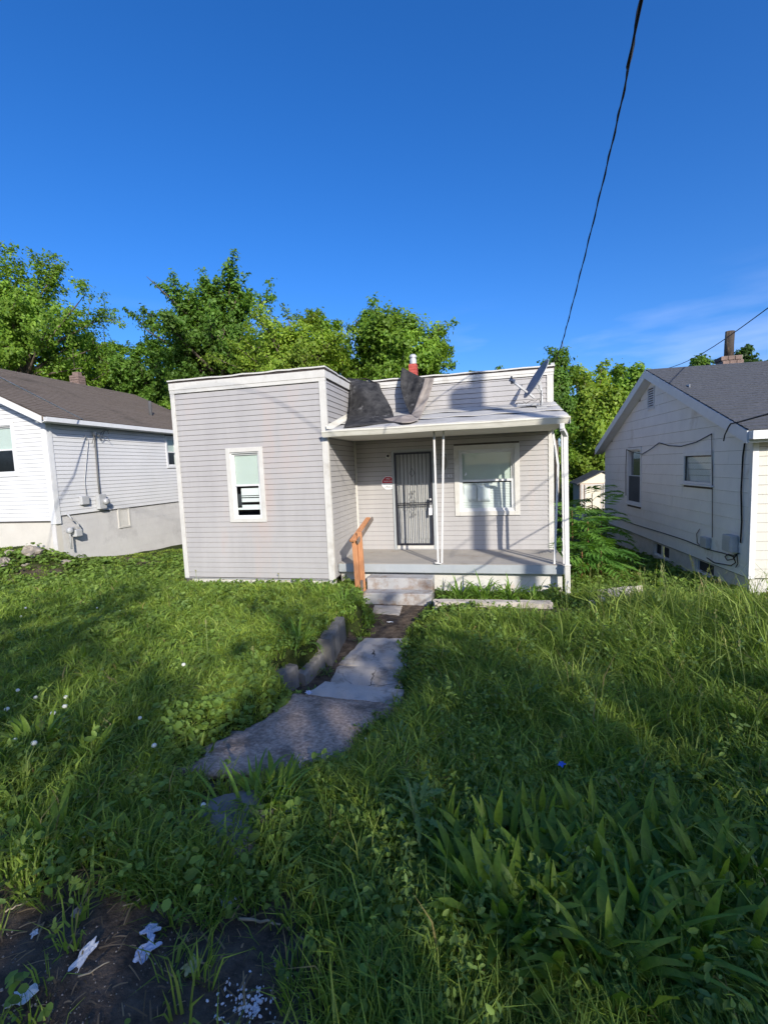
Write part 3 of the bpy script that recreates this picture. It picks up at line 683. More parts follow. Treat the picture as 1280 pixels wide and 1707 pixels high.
# torn roofing felt hanging over the parapet
def roof_Y(px, py, lift=.02):
    lo, hi = -.1, P_
    for _ in range(40):
        m_ = (lo+hi)/2; q = ony(px, py, m_)
        if q[2] > rz(m_)+lift: hi, lo = hi, m_
        else: hi = m_
    return (lo+hi)/2
def sheet(name, parent, m, edgeL, edgeR, yL, yR, nu=22, nv=22, bulge=.0, wr=.02, seed=0, th=.006):
    """surface between two edges given as bearings with their depths; waves added along it"""
    def samp(e, t): i = t*(len(e)-1); k = min(int(i), len(e)-2); f_ = i-k; return tuple(np.array(e[k])*(1-f_)+np.array(e[k+1])*f_)
    P = []
    for j in range(nv+1):
        v = j/nv; a, b = samp(edgeL, v), samp(edgeR, v); ya, yb = samp([(y,) for y in yL], v)[0], samp([(y,) for y in yR], v)[0]
        row = []
        for i in range(nu+1):
            u = i/nu; px, py = a[0]*(1-u)+b[0]*u, a[1]*(1-u)+b[1]*u
            Y = ya*(1-u)+yb*u - bulge*math.sin(math.pi*u)*math.sin(math.pi*v)+wr*(math.sin(u*9+seed+v*3)*.6+math.sin(u*17+v*7+seed*2)*.3+math.sin(v*11+u*4)*.3)*math.sin(math.pi*min(1, v*1.2+.05))
            row.append(tuple(ony(px, py, Y)))
        P.append(row)
    o = MB().grid(P).build(name, m, parent, smooth=True); solid(o, th); return o
felt = empty('roofing_felt', (3.6, .9, 3.0), 'torn black roofing felt draped from the parapet over the porch roof by the side wall', 'roofing felt')
def rel(root):
    for o in COL.objects:
        if o.parent == root and o.type == 'MESH' and not o.get('rel'):
            me = o.data; me.transform(Matrix.Translation(-root.location)); o['rel'] = 1
    for o in COL.objects:
        if o.parent == root and 'rel' in o: del o['rel']
yb = [roof_Y(572, 713.5), roof_Y(655.7, 703.5)]
sheet('sheet', felt, 'tar_paper', [(579, 629), (582, 643), (582, 660), (581.5, 676), (580, 694), (573, 713)], [(632, 639), (636, 652), (645, 667), (653, 682), (656.5, 694), (655.7, 703.5)],
      [1.62, 1.50, 1.42, 1.30, 1.0, yb[0]], [1.58, 1.42, 1.28, 1.10, .90, yb[1]], bulge=.22, wr=.05, seed=1)
sheet('curled_edge', felt, 'dark_edge', [(583, 631.5), (608, 632), (622, 637)], [(586, 631), (611, 630.5), (634, 641)], [1.75, 1.72, 1.65], [1.66, 1.62, 1.55], nu=6, nv=14, wr=.01)
rel(felt)
felt2 = empty('roofing_felt', (4.5, 1.2, 3.1), 'folded peak of torn roofing felt with a brown underside standing below the red flue', 'roofing felt')
sheet('sheet', felt2, 'tar_paper', [(670, 612), (667, 628), (667.5, 643), (672, 664), (683, 690)], [(702, 629), (708, 630), (706, 640), (699, 662), (689, 692)], [1.60, 1.52, 1.42, 1.30, 1.10], [1.50, 1.40, 1.32, 1.22, 1.05], wr=.035, bulge=-.05, seed=4)
sheet('underside', felt2, 'tar_back', [(708, 629.5), (704, 645), (697, 662), (691, 680), (684, 692)], [(723.5, 630), (720, 646), (714, 664), (706, 684), (699.5, 699)], [1.39, 1.31, 1.21, 1.13, 1.0], [1.36, 1.26, 1.13, 1.02, roof_Y(699.5, 699)], nu=10, wr=.015, seed=2)
sheet('torn_strip', felt2, 'tar_back', [(638, 698), (655, 695), (670, 691.5), (684, 690), (696, 694)], [(652, 702.5), (660, 703.5), (670, 705), (684, 704.5), (697, 700)], [roof_Y(638, 698, .05), roof_Y(655, 695, .06), roof_Y(670, 691, .10), 1.02, 1.0], [roof_Y(652, 702.5, .02), roof_Y(660, 703.5, .03), roof_Y(670, 705, .04), roof_Y(684, 704.5, .04), roof_Y(697, 700, .05)], nu=6, wr=.02, seed=7)
rel(felt2)

# satellite dish on the porch roof
D0 = Vector((7.05, 1.0, rz(1.0)+.02))
ds = empty('satellite_dish', D0, 'grey satellite dish tilted sideways on the right end of the porch roof', 'satellite dish')
nrm = Vector((-.83, -.22, .51)).normalized(); maj = Vector((.50, -.0, .80)); maj = (maj-nrm*maj.dot(nrm)).normalized(); mnr = nrm.cross(maj)
Dc = Vector((6.96, 1.0, 3.575))-D0
P = []
for k in range(9):
    r_ = k/8; P.append([tuple(Dc+maj*(.385*r_*math.cos(a))+mnr*(.31*r_*math.sin(a))+nrm*(.06*(r_*r_-1))) for a in np.linspace(0, 2*math.pi, 37)])
solid(MB().grid(P).build('reflector', 'dish_grey', ds, smooth=True), .006)
rim_ = [Dc+maj*(.388*math.cos(a))+mnr*(.313*math.sin(a)) for a in np.linspace(0, 2*math.pi, 37)]
MB().tube(rim_, .006, 6).build('rim', 'galvanised', ds, smooth=True)
bot = Dc-maj*.30-nrm*.03; lnb = Vector(tuple(ony(853, 634, .80)))-D0
MB().bar(bot+Vector((.10, .05, -.06)), lnb+Vector((.02, 0, -.02)), .028, .04).build('feed_arm', 'galvanised', ds, bevel=.004)
mb = MB().lathe([(.012, -.05), (.032, -.045), (.032, .02), (.045, .04), (.045, .055)], tuple(lnb), 14, Vector((.85, .2, -.45)).to_track_quat('Z', 'Y').to_matrix().to_4x4())
mb.build('feed_horn', 'dish_grey', ds, smooth=True)
MB().box(lnb.x-.02, lnb.x+.01, lnb.y-.03, lnb.y+.05, lnb.z-.06, lnb.z+.075).build('feed_box', 'iron_black', ds, bevel=.006)
MB().tube([(0, 0, 0), (.01, 0, .10), (.0, .0, .27), (-.03, .0, .40)], .022, 10).build('mast', 'galvanised', ds, smooth=True)
MB().box(-.09, .09, -.08, .08, -.012, .008, Matrix.Rotation(math.atan(.25), 4, 'X')).build('foot_plate', 'galvanised', ds)
mb = MB(); mb.bar((0, 0, .27), Dc-nrm*.06, .06, .03).bar((.03, 0, .2), Dc-nrm*.06-maj*.12, .05, .02); mb.build('bracket', 'meter_grey', ds, bevel=.003)
mb = MB(); rr = random.Random(3); pts = [(0, -.02, .3)]
for i in range(10): pts.append((-.05*i+rr.uniform(-.03, .03), -.05-.01*i, .06+.10*abs(math.sin(i*1.3))*(1-i/11)))
mb.tube(pts, .006, 5).build('cable', 'cable_black', ds, smooth=True)
MB().bar((-.42, .08, .075), (.02, .02, .05), .03, .03).build('brace', 'galvanised', ds)
# red flue behind the parapet
q = ony(689, 620, 4.0)
fl = empty('chimney_flue', (q[0], 4.0, 3.45), 'slim red brick flue with a pale metal cap behind the parapet', 'chimney')
MB().box(-.10, .10, -.10, .10, 0, 1.24).build('shaft', 'brick_red', fl, bevel=.01)
for i in range(17):
    MB().box(-.105, .105, -.105, .105, .02+i*.071, .02+i*.071+.062).build('brick', 'brick_red', fl, bevel=.003)
MB().lathe([(.085, 1.24), (.09, 1.26), (.09, 1.36), (.075, 1.37), (.075, 1.40), (.095, 1.41), (.095, 1.45), (.06, 1.49)], n=16).build('cap', 'galvanised', fl, smooth=False)
q = ony(697, 622, 3.6)
bl = empty('brick_stub', (q[0], 3.6, 3.5), 'low crumbling red brick stub at the foot of the flue', 'chimney')
for i in range(10):
    for k in range(2):
        MB().box(-.11+k*.11, -.005+k*.11, -.05, .05, .0+i*.075, .065+i*.075).build('brick', 'brick_red', bl, bevel=.006)

# ------------------------------------------------------------------ house on the left
LX, LY = -4.28, 1.0
lh = empty('house', (LX, LY, .3), 'white vinyl sided house with brown gable roof and electric meter, at the left', 'house')
lo_ = Vector((LX, LY, .3))
ev, pit = 3.60, .46
hw = 3.85; LEN = 7.2
q = [ony(-6, 707, LY), ony(28.5, 790, LY)]
fwx0, fwx1, fwz0, fwz1 = q[0][0]-(LX-2*hw)-.55, q[1][0]-(LX-2*hw)+.06, q[1][2]-.06, q[0][2]+.03
opn = [(fwx0+.06, fwx1-.06, fwz0-.3+.06, fwz1-.3-.06)]
wf = wall(lh, 'front_wall', (-2*hw, 0, 0), 0, 2*hw, .75, ev-.3, opn)
MB().prism([(0, ev-.3), (2*hw, ev-.3), (hw, ev-.3+hw*pit)], 0, .12).build('gable', 'seam_dark', lh).location = (-2*hw, 0, 0)
siding(wf, .06, 2*hw-.11, .79, ev-.3+hw*pit-.12, .1016, 'siding_white', [(fwx0+.004, fwx1-.004, fwz0-.3, fwz1-.3)], clip=lambda z: (max(0, (z-(ev-.3))/pit), 2*hw-max(0, (z-(ev-.3))/pit)))
q = onx(274, 727, LX); q2 = onx(292, 779, LX)
sy0, sy1, sz0_, sz1_ = q[1]-LY, q[1]-LY+.62, q2[2]-.02-.3, q[2]+.02-.3
ws = wall(lh, 'side_wall', (0, 0, 0), PI2, LEN, .88, ev-.3-.02, [(sy0+.05, sy1-.05, sz0_+.05, sz1_-.05)])
siding(ws, .06, LEN-.05, .90, ev-.3-.04, .1016, 'siding_white', [(sy0+.004, sy1-.004, sz0_, sz1_)])
wall(lh, 'rear_wall', (0, LEN, 0), math.pi, 2*hw, -.9, ev-.3); wall(lh, 'far_wall', (-2*hw, LEN, 0), -PI2, LEN, -.9, ev-.3)
window(lh, (-2*hw+fwx0, 0, fwz0-.3), 0, fwx1-fwx0, fwz1-fwz0, .08, glass='glass', shade_up='shade_green', casm='frame_white')
window(lh, (0, sy0, sz0_), PI2, sy1-sy0, sz1_-sz0_, .07, glass='glass', shade_up='shade_green', casm='frame_white')
MB().box(-.13, .024, -.024, -.001, .70, ev-.3-.02).box(.001, .024, .0, .13, .70, ev-.3-.02).build('corner_trim', 'frame_white', lh, bevel=.005)
MB().box(-2*hw+.02, -.025, .02, .16, -1.2, .785).build('front_foundation', 'foundation_cream', lh)
# painted block foundation with separate blocks, and a window in it
bx0 = 0; vy0, vy1, vz0, vz1 = onx(196, 847, LX)[1]-LY, onx(216, 847, LX)[1]-LY, onx(205, 880, LX)[2]-.3, onx(205, 846, LX)[2]-.3
sf = wall(lh, 'side_foundation', (-.03, 0, 0), PI2, LEN, -1.3, .89, core='foundation_grey')
siding(sf, .0, LEN, -.72, .89, .203, 'foundation_grey', [(vy0, vy1, vz0, vz1)], th=.005, gap=.003, name='block', pieces=.40, rnd=random.Random(2))
mb = MB().box(vy0, vy0+.05, -.03, -.005, vz0, vz1).box(vy1-.05, vy1, -.03, -.005, vz0, vz1).box(vy0+.05, vy1-.05, -.03, -.005, vz1-.05, vz1).box(vy0+.05, vy1-.05, -.03, -.005, vz0, vz0+.05)
o = mb.build('window', 'trim_white', lh); o.location = (-.03, 0, 0); o.rotation_euler[2] = PI2
MB().box(vy0+.05, vy1-.05, -.012, -.006, vz0+.05, vz1-.05).build('pane', 'foundation_white', o)
# roof: two slopes, shingle courses as separate strips on the visible one
def roof_plane(parent, e0, e1, r0, r1, courses, m, th=.018, seed=0, tabs=None):
    """courses of shingles from the eave edge e0-e1 up to the ridge r0-r1"""
    rr = random.Random(seed); e0, e1, r0, r1 = map(Vector, (e0, e1, r0, r1)); nrm_ = (e1-e0).cross(r0-e0).normalized()
    if nrm_.z < 0: nrm_ = -nrm_
    for k in range(courses):
        t0, t1 = k/courses, min(1, (k+1.12)/courses); a, b, c, d = e0.lerp(r0, t0), e1.lerp(r1, t0), e1.lerp(r1, t1), e0.lerp(r0, t1)
        n = tabs or 10; mb = MB(); lo, hi = [], []
        for i in range(n+1):
            f_ = i/n; j = rr.uniform(0, .007); lo.append((a.lerp(b, f_)+nrm_*(th+j), a.lerp(b, f_)-nrm_*.002)); hi.append(d.lerp(c, f_)+nrm_*.006)
        vs = [v for p_ in lo for v in p_]+hi
        mb.add(vs, [(2*i, 2*i+2, 2*(n+1)+i+1, 2*(n+1)+i) for i in range(n)]+[(2*i+1, 2*i+3, 2*i+2, 2*i) for i in range(n)])
        mb.build('shingle_course', m, parent)
ov = .27
rf = MB()
zE, zRg = ev-.3-pit*ov+.10, ev-.3+hw*pit+.10
rf.hexa([(-2*hw-ov, -.28, zE-.09), (-hw, -.28, zRg-.09), (-hw, LEN+.28, zRg-.09), (-2*hw-ov, LEN+.28, zE-.09), (-2*hw-ov, -.28, zE), (-hw, -.28, zRg), (-hw, LEN+.28, zRg), (-2*hw-ov, LEN+.28, zE)])
rf.hexa([(-hw, -.28, zRg-.09), (ov, -.28, zE-.09), (ov, LEN+.28, zE-.09), (-hw, LEN+.28, zRg-.09), (-hw, -.28, zRg), (ov, -.28, zE), (ov, LEN+.28, zE), (-hw, LEN+.28, zRg)])
rfo = rf.build('roof', 'shingle_brown', lh)
roof_plane(rfo, (ov+.01, -.29, zE+.002), (ov+.01, LEN+.29, zE+.002), (-hw, -.29, zRg+.004), (-hw, LEN+.29, zRg+.004), 30, 'shingle_brown', .014, 3)
MB().hexa([(ov-.03, -.305, zE-.16), (ov-.03, -.283, zE-.16), (-hw, -.283, zRg-.16), (-hw, -.305, zRg-.16), (ov-.03, -.305, zE+.00), (ov-.03, -.283, zE+.00), (-hw, -.283, zRg+.00), (-hw, -.305, zRg+.00)]).build('rake_board', 'frame_white', lh)
MB().box(ov+.012, ov+.10, -.28, LEN+.28, zE-.125, zE-.115).box(ov+.09, ov+.10, -.28, LEN+.28, zE-.115, zE-.02).box(ov+.012, ov+.022, -.28, LEN+.28, zE-.115, zE-.02).build('gutter', 'frame_white', lh)
MB().box(.03, ov+.01, -.27, LEN+.27, zE-.13, zE-.118).build('soffit', 'frame_white', lh)
q = next(p_ for p_ in (onx(251.5, 693, LX-.01*k_) for k_ in range(20, 380)) if p_[2] <= .3+zE+pit*(LX+ov-p_[0]))
vp = empty('vent_pipe', tuple(q), 'dark vent pipe standing on the brown roof', 'pipe')
MB().tube([(0, 0, -.25), (0, 0, .50)], .055, 14).build('stack', 'roof_membrane', vp, smooth=True)
MB().lathe([(.13, -.12), (.06, -.02), (.057, .0)], n=14).build('boot', 'dark_edge', vp, smooth=True)
q = onx(130, 640, -8.6)
ch = empty('brick_chimney', (q[0], q[1], q[2]-.30), 'old brown brick chimney behind the ridge of the brown roof', 'chimney')
ch.scale = (.72, .72, .9)
for i in range(7):
    for k in range(2):
        MB().box(-.27+k*.275, -.005+k*.275, -.22, .22, .0+i*.095, .085+i*.095).build('brick', 'brick_old', ch, bevel=.008)
MB().box(-.24, .25, -.19, .19, -.3, .655).build('core', 'mortar', ch)
MB().box(-.17, .17, -.13, .13, .66, .80).build('flue', 'brick_old', ch, bevel=.01)
# electric meter, telephone box and conduits on the side wall
def side(px, py): q = onx(px, py, LX+.02); return Vector(tuple(q))
m0 = side(167, 836)
em = empty('electric_meter', m0, 'grey electric meter box with round glass meter on the white side wall', 'electric meter')
MB().box(0, .12, -.14, .10, -.20, .20).build('box', 'meter_grey', em, bevel=.012)
MB().lathe([(.085, 0), (.085, .05), (.075, .09), (.03, .10)], (.12, .04, .0), 18, Matrix.Rotation(PI2, 4, 'Y')).build('meter', 'galvanised', em, smooth=True)
w0 = side(155.5, 722)-m0; w0.x += .05
MB().tube([(.04, -.03, .19), (.035, -.03, .6), (w0.x-.01, w0.y, w0.z-.05), (w0.x, w0.y, w0.z)], .022, 8).build('conduit', 'cable_grey', em, smooth=True)
MB().lathe([(.02, -.06), (.045, -.03), (.05, .02), (.03, .05)], tuple(w0), 12).build('weather_head', 'meter_grey', em, smooth=True)
rr = random.Random(5)
for k in range(4):
    pts = [w0+Vector((.02, 0, 0))]; 
    for i in range(1, 8): pts.append(w0+Vector((.05+.03*math.sin(i+k), (.02+.055*i)*(1 if k < 3 else -.4), -.10*math.sin(i*.75+k*.5)-.035*i*(k % 2))))
    MB().tube(pts, .008, 5).build('loose_wire', 'cable_grey', em, smooth=True)
m1 = side(138.5, 834)
tb = empty('phone_box', m1, 'small grey telephone box left of the meter on the white wall', 'utility box')
MB().box(0, .09, -.115, .115, -.11, .11).build('box', 'meter_grey', tb, bevel=.014)
q = side(144, 730)-m1; q.x += .02
MB().tube([(.03, .09, .0), (.02, .085, .5), (.02, q.y+.02, q.z-.1), (.02, q.y, q.z), (.04, q.y-.07, q.z+.05), (.05, q.y-.10, q.z-.02)], .009, 6).build('wire', 'galvanised', tb, smooth=True)
q = side(115, 885)
gm = empty('gas_meter', q, 'gas meter with bent pipes on the painted block foundation', 'gas meter')
mb = MB(); mb.tube([(.12, -.09, -.45), (.12, -.09, .02), (.12, -.09, .08), (.12, .04, .08), (.12, .07, .0)], .020, 8).tube([(.12, .17, .0), (.12, .17, .14), (.10, .12, .24), (.10, .02, .28), (.06, -.02, .40), (.0, -.02, .42)], .018, 8)
mb.build('pipes', 'meter_grey', gm, smooth=True)
MB().lathe([(.03, -.05), (.075, -.04), (.08, .04), (.03, .06)], (.13, -.09, .02), 14, Matrix.Rotation(PI2, 4, 'Y')).build('regulator', 'meter_grey', gm, smooth=True)
MB().box(.05, .19, .02, .22, -.16, .02).build('meter', 'meter_grey', gm, bevel=.02)
# wires from the street over the brown roof
a, b = side(150, 705), ony(0, 629, -1.6)
def cable(name, pts, r_, m_, label, n=6):
    o = MB().tube(pts, r_, n).build(name, m_, None, smooth=True); return tag(o, label, 'cable')
far = Vector(tuple(b))+(Vector(tuple(b))-Vector(tuple(a)))*2.2; far.z += 1.2
pts = [Vector(tuple(a)).lerp(far, t)-Vector((0, 0, .5*math.sin(math.pi*t))) for t in np.linspace(0, 1, 24)]
pts = [Vector(tuple(a))]+[Vector(tuple(a)).lerp(Vector(tuple(b)), t) for t in np.linspace(.05, 1, 12)]+[Vector(tuple(b)).lerp(far, t) for t in (.3, .6, 1)]
cable('service_wire', pts, .012, 'galvanised', 'thin grey service wire crossing the brown roof to the white side wall')

# ------------------------------------------------------------------ house on the right, turned a little
RO, RA = np.array([10.2, .41, 0.]), R(3.5)
rh = empty('house', tuple(RO), 'white shingle sided house with grey gable roof and rusty chimney pipe, at the right', 'house', rz=RA)
RU, RN = np.array([-math.sin(RA), math.cos(RA), 0]), np.array([math.cos(RA), math.sin(RA), 0])
def rs(px, py, off=0.0):
    """bearing -> (distance along the gable wall, height) on the wall plane moved outwards by off"""
    d = ray(px, py); o = RO-RN*off; t = ((o-CAM)@RN)/(d@RN); X = CAM+d*t; return float((X-RO)@RU), float(X[2])
GL, EV, RIDGE, RL = 7.65, 2.42, 4.03, 9.0
half = GL/2; pit2 = (RIDGE-EV)/half
def op(x0y0, x1y1):   # photo rectangle -> opening along the wall (local x runs from rear to front)
    (s1, zt), (s0, zb) = rs(*x0y0), rs(*x1y1)
    return (GL-s1, GL-s0, zb, zt)
W1, W2 = op((1047, 747), (1069, 843)), op((1141, 753), (1189, 809))
B1, B2, LV = op((1087, 902), (1113, 936)), op((1156, 927), (1187, 966)), op((1081, 647), (1091.5, 681))
gw = wall(rh, 'gable_wall', (0, GL, 0), -PI2, GL, .0, EV, [(W1[0]+.03, W1[1]-.03, W1[2]+.03, W1[3]-.03), (W2[0]+.03, W2[1]-.03, W2[2]+.03, W2[3]-.03)])
g_ = MB().prism([(0, EV), (GL, EV), (half, RIDGE)], .0, .12).build('gable', 'seam_dark', rh); g_.location = (0, GL, 0); g_.rotation_euler[2] = -PI2
siding(gw, .0, GL-.06, .015, RIDGE-.10, .232, 'asbestos_white', [W1, W2, LV], th=.013, gap=.004, clip=lambda z: (max(0, (z-EV)/pit2), GL-max(0, (z-EV)/pit2)), name='siding_shingle', pieces=1.22, rnd=random.Random(11), jit=.002)
wfr = wall(rh, 'front_wall', (.0, 0, 0), 0, RL, .0, EV)
siding(wfr, .07, RL-.1, .015, EV-.03, .1524, 'siding_cream', th=.016)
wall(rh, 'rear_wall', (RL, GL, 0), math.pi, RL, -1, EV)
wall(rh, 'far_wall', (RL, 0, 0), PI2, GL, -1, EV)
MB().box(-.018, .07, -.022, -.001, -.0, EV-.02).box(-.020, -.002, .0, .06, 0, EV-.02).build('corner_trim', 'frame_white', rh, bevel=.004)
fo = wall(rh, 'foundation', (.025, GL, 0), -PI2, GL-.03, -1.4, .0, [(B1[0], B1[1], B1[2], B1[3]-.03 if B1[3] < 0 else -.02), (B2[0], B2[1], B2[2], -.03)], core='foundation_white')
MB().box(.15, RL, .03, .14, -1.2, -.005).build('front_foundation', 'foundation_white', rh)
for o in ((B1, 1), (B2, 0)):
    b_ = o[0]; zt = min(b_[3], -.03)
    mb = MB().box(b_[0], b_[0]+.045, .03, .07, b_[2], zt).box(b_[1]-.045, b_[1], .03, .07, b_[2], zt).box(b_[0]+.045, b_[1]-.045, .03, .07, b_[2], b_[2]+.04)
    if o[1]: mb.box((b_[0]+b_[1])/2-.05, (b_[0]+b_[1])/2+.03, .028, .07, b_[2]+.04, zt)
    bw = mb.build('basement_window', 'asbestos_white', rh); bw.location = (.025, GL, 0); bw.rotation_euler[2] = -PI2
    MB().box(b_[0]+.045, b_[1]-.045, .075, .08, b_[2]+.04, zt).build('pane', 'screen_dark', bw)
# gable wall windows
def rwin(o, sh, lowdark):
    w_, (A, B, z0, z1, zm) = window(rh, (0, GL-o[0], o[2]), -PI2, o[1]-o[0], o[3]-o[2], .055, shade_up=sh, glass='glass_mirror' if lowdark else 'glass', casm='frame_white', sashw=.03)
    MB().box(-.03, o[1]-o[0]+.03, -.06, -.001, -.035, -.002).build('sill', 'frame_white', w_, bevel=.005)
    if lowdark: MB().box(A, B, .0, .004, z0, zm).build('screen', 'screen_dark', w_)
    return w_, (A, B, z0, z1, zm)
rwin(W1, None, True)
# the second window is boarded inside with white planks and a torn curtain
mb = MB(); cw, chh = W2[1]-W2[0], W2[3]-W2[2]
mb.box(0, .05, -.03, 0, 0, chh).box(cw-.05, cw, -.03, 0, 0, chh).box(.05, cw-.05, -.03, 0, chh-.09, chh).box(.05, cw-.05, -.034, 0, 0, .05)
w2 = mb.build('window', 'frame_white', rh, bevel=.004); w2.location = (0, GL-W2[0], W2[2]); w2.rotation_euler[2] = -PI2
MB().box(-.05, cw+.05, -.06, -.001, -.035, -.002).build('sill', 'frame_white', w2, bevel=.005)
A, B, z0, z1 = .05, cw-.05, .05, chh-.09
MB().box(A, B, .006, .009, z0, z1).build('pane', 'glass', w2)
z = z0
while z < z1-.03:
    MB().box(A, B, .035, .045, z, min(z+.115, z1)).build('inner_plank', 'shade_white', w2); z += .122
MB().add([(A+.02, .025, z1), (A+.05, .02, z0+.30), (A+.11, .022, z0+.12), (A+.16, .025, z0), (A+.0, .025, z0)], [(0, 1, 2, 3, 4)]).build('curtain', 'meter_grey', w2)
# louvre vent
lv = MB().box(LV[0], LV[0]+.03, -.03, .0, LV[2], LV[3]).box(LV[1]-.03, LV[1], -.03, 0, LV[2], LV[3]).box(LV[0]+.03, LV[1]-.03, -.03, 0, LV[3]-.03, LV[3]).box(LV[0]+.03, LV[1]-.03, -.034, 0, LV[2], LV[2]+.035).build('gable_vent', 'frame_white', rh)
lv.location = (0, GL, 0); lv.rotation_euler[2] = -PI2
for i in range(8):
    z = LV[2]+.05+i*(LV[3]-LV[2]-.09)/8
    MB().add([(LV[0]+.03, -.026, z), (LV[1]-.03, -.026, z), (LV[1]-.03, -.002, z+.035), (LV[0]+.03, -.002, z+.035), (LV[0]+.03, -.026, z+.006), (LV[1]-.03, -.026, z+.006), (LV[1]-.03, -.002, z+.041), (LV[0]+.03, -.002, z+.041)], [(0, 1, 2, 3), (4, 7, 6, 5), (0, 4, 5, 1)]).build('slat', 'frame_white', lv)
# roof
ov2, ra = .26, .22
zE2, zR2 = EV-pit2*ov2+.09, RIDGE+.09
rf = MB()
rf.hexa([(-ra, -ov2, zE2-.09), (RL+ra, -ov2, zE2-.09), (RL+ra, half, zR2-.09), (-ra, half, zR2-.09), (-ra, -ov2, zE2), (RL+ra, -ov2, zE2), (RL+ra, half, zR2), (-ra, half, zR2)])
rf.hexa([(-ra, half, zR2-.09), (RL+ra, half, zR2-.09), (RL+ra, GL+ov2, zE2-.09), (-ra, GL+ov2, zE2-.09), (-ra, half, zR2), (RL+ra, half, zR2), (RL+ra, GL+ov2, zE2), (-ra, GL+ov2, zE2)])
rro = rf.build('roof', 'shingle_grey', rh)
roof_plane(rro, (-ra-.01, -ov2-.01, zE2+.002), (RL+ra, -ov2-.01, zE2+.002), (-ra-.01, half, zR2+.004), (RL+ra, half, zR2+.004), 30, 'shingle_grey', .014, 6, tabs=36)
for s_, y0_, y1_ in ((1, -ov2, half), (2, GL+ov2, half)):
    MB().hexa([(-ra-.024, y0_, zE2-.20), (-ra-.002, y0_, zE2-.20), (-ra-.002, y1_, zR2-.20), (-ra-.024, y1_, zR2-.20), (-ra-.024, y0_, zE2-.004), (-ra-.002, y0_, zE2-.004), (-ra-.002, y1_, zR2-.004), (-ra-.024, y1_, zR2-.004)]).build('rake_board', 'frame_white', rh)
    MB().hexa([(-ra, y0_, zE2-.19), (.0, y0_, zE2-.19), (.0, y1_, zR2-.19), (-ra, y1_, zR2-.19), (-ra, y0_, zE2-.17), (.0, y0_, zE2-.17), (.0, y1_, zR2-.17), (-ra, y1_, zR2-.17)]).build('rake_soffit', 'frame_white', rh)
MB().box(-ra, RL, -ov2-.11, -ov2-.012, zE2-.14, zE2-.13).box(-ra, RL, -ov2-.12, -ov2-.11, zE2-.14, zE2-.01).box(-ra-.003, -ra+.01, -ov2-.115, -ov2-.012, zE2-.135, zE2-.012).build('gutter', 'frame_white', rh)
MB().box(-ra, RL, -ov2-.01, -.02, zE2-.19, zE2-.175).box(-ra, RL, -ov2-.012, -ov2+.01, zE2-.175, zE2-.01).build('soffit', 'frame_white', rh)
# chimney with clay pipe
q = ony(1213, 612, 4.9)
rc = empty('brick_chimney', (q[0], 4.9, q[2]-.28), 'short brick chimney with a tall sooty tan pipe on the grey roof', 'chimney')
rc.scale = (.74, .74, 1)
for i in range(5):
    for k in range(3):
        MB().box(-.30+k*.2+(.05 if i % 2 else 0), -.11+k*.2+(.05 if i % 2 else 0), -.25, .25, .0+i*.105, .095+i*.105).build('brick', 'brick_old', rc, bevel=.008)
MB().box(-.26, .31, -.22, .22, -.3, .52).build('core', 'mortar', rc)
MB().tube([(.02, 0, .5), (.02, 0, .8), (.035, 0, 1.12)], [.135, .13, .13], 18).build('pipe', 'clay_pipe', rc, smooth=True)
# boxes and wires on the gable wall
def rp(px, py, off=.02):
    s_, z = rs(px, py, off); q = RO+RU*s_-RN*off; return Vector((q[0], q[1], z))
q = rp(1181, 904, .0)
u1 = empty('utility_box', q, 'small grey phone box on the white gable wall above a basement window', 'utility box', rz=RA)
MB().box(-.10, -.015, -.12, .12, -.10, .10).build('box', 'meter_grey', u1, bevel=.012); MB().box(-.106, -.1, -.10, .10, -.02, .08).build('cover', 'meter_grey', u1)
q = rp(1225, 906, .0)
u2 = empty('utility_box', q, 'larger grey meter box near the front corner of the white gable wall', 'utility box', rz=RA)
MB().box(-.14, -.015, -.13, .13, -.14, .15).build('box', 'meter_grey', u2, bevel=.014); MB().box(-.148, -.14, -.11, .11, -.12, .06).build('cover', 'meter_grey', u2)
def wire(pp, label, r_=.009, off=.035, m_='cable_black'):
    P = [rp(x, y, off) for x, y in pp]; Q = []
    for i in range(len(P)-1):
        for k in range(4): Q.append(P[i].lerp(P[i+1], k/4))
    Q.append(P[-1])
    return cable('wall_wire', Q, r_, m_, label, 5)
wire([(1043, 826), (1043, 780), (1044, 749), (1052, 753), (1070, 757), (1085, 748), (1098, 738), (1115, 743), (1135, 744), (1160, 737), (1186, 723)], 'black wire looping along the gable wall from the narrow window to the boarded one')
wire([(1186, 723), (1187, 800), (1187, 896)], 'straight thin wire running down beside the boarded window to the small box', .007)
wire([(1228, 704), (1240, 715), (1243, 725), (1238, 760), (1235, 820), (1236, 870), (1234, 905)], 'thick black cable running down the corner of the white gable wall to the meter box', .013)
wire([(1228, 704), (1218, 706), (1214, 712), (1208, 725), (1206, 735)], 'loose cable end curling below the right rake board', .010, .25)
wire([(1030, 864), (1060, 875), (1100, 887), (1140, 900), (1165, 910), (1180, 916), (1205, 922), (1222, 928), (1226, 938), (1218, 943), (1190, 938), (1178, 930)], 'long sagging wire low on the gable wall running to the utility boxes', .009)
wire([(1166, 882), (1161, 890), (1162, 905), (1170, 912)], 'short stray wire left of the small phone box', .007)
wire([(1232, 922), (1222, 926), (1214, 924), (1208, 928), (1212, 934), (1222, 932), (1228, 924), (1230, 940), (1226, 946)], 'tangled wire below the larger meter box', .008)
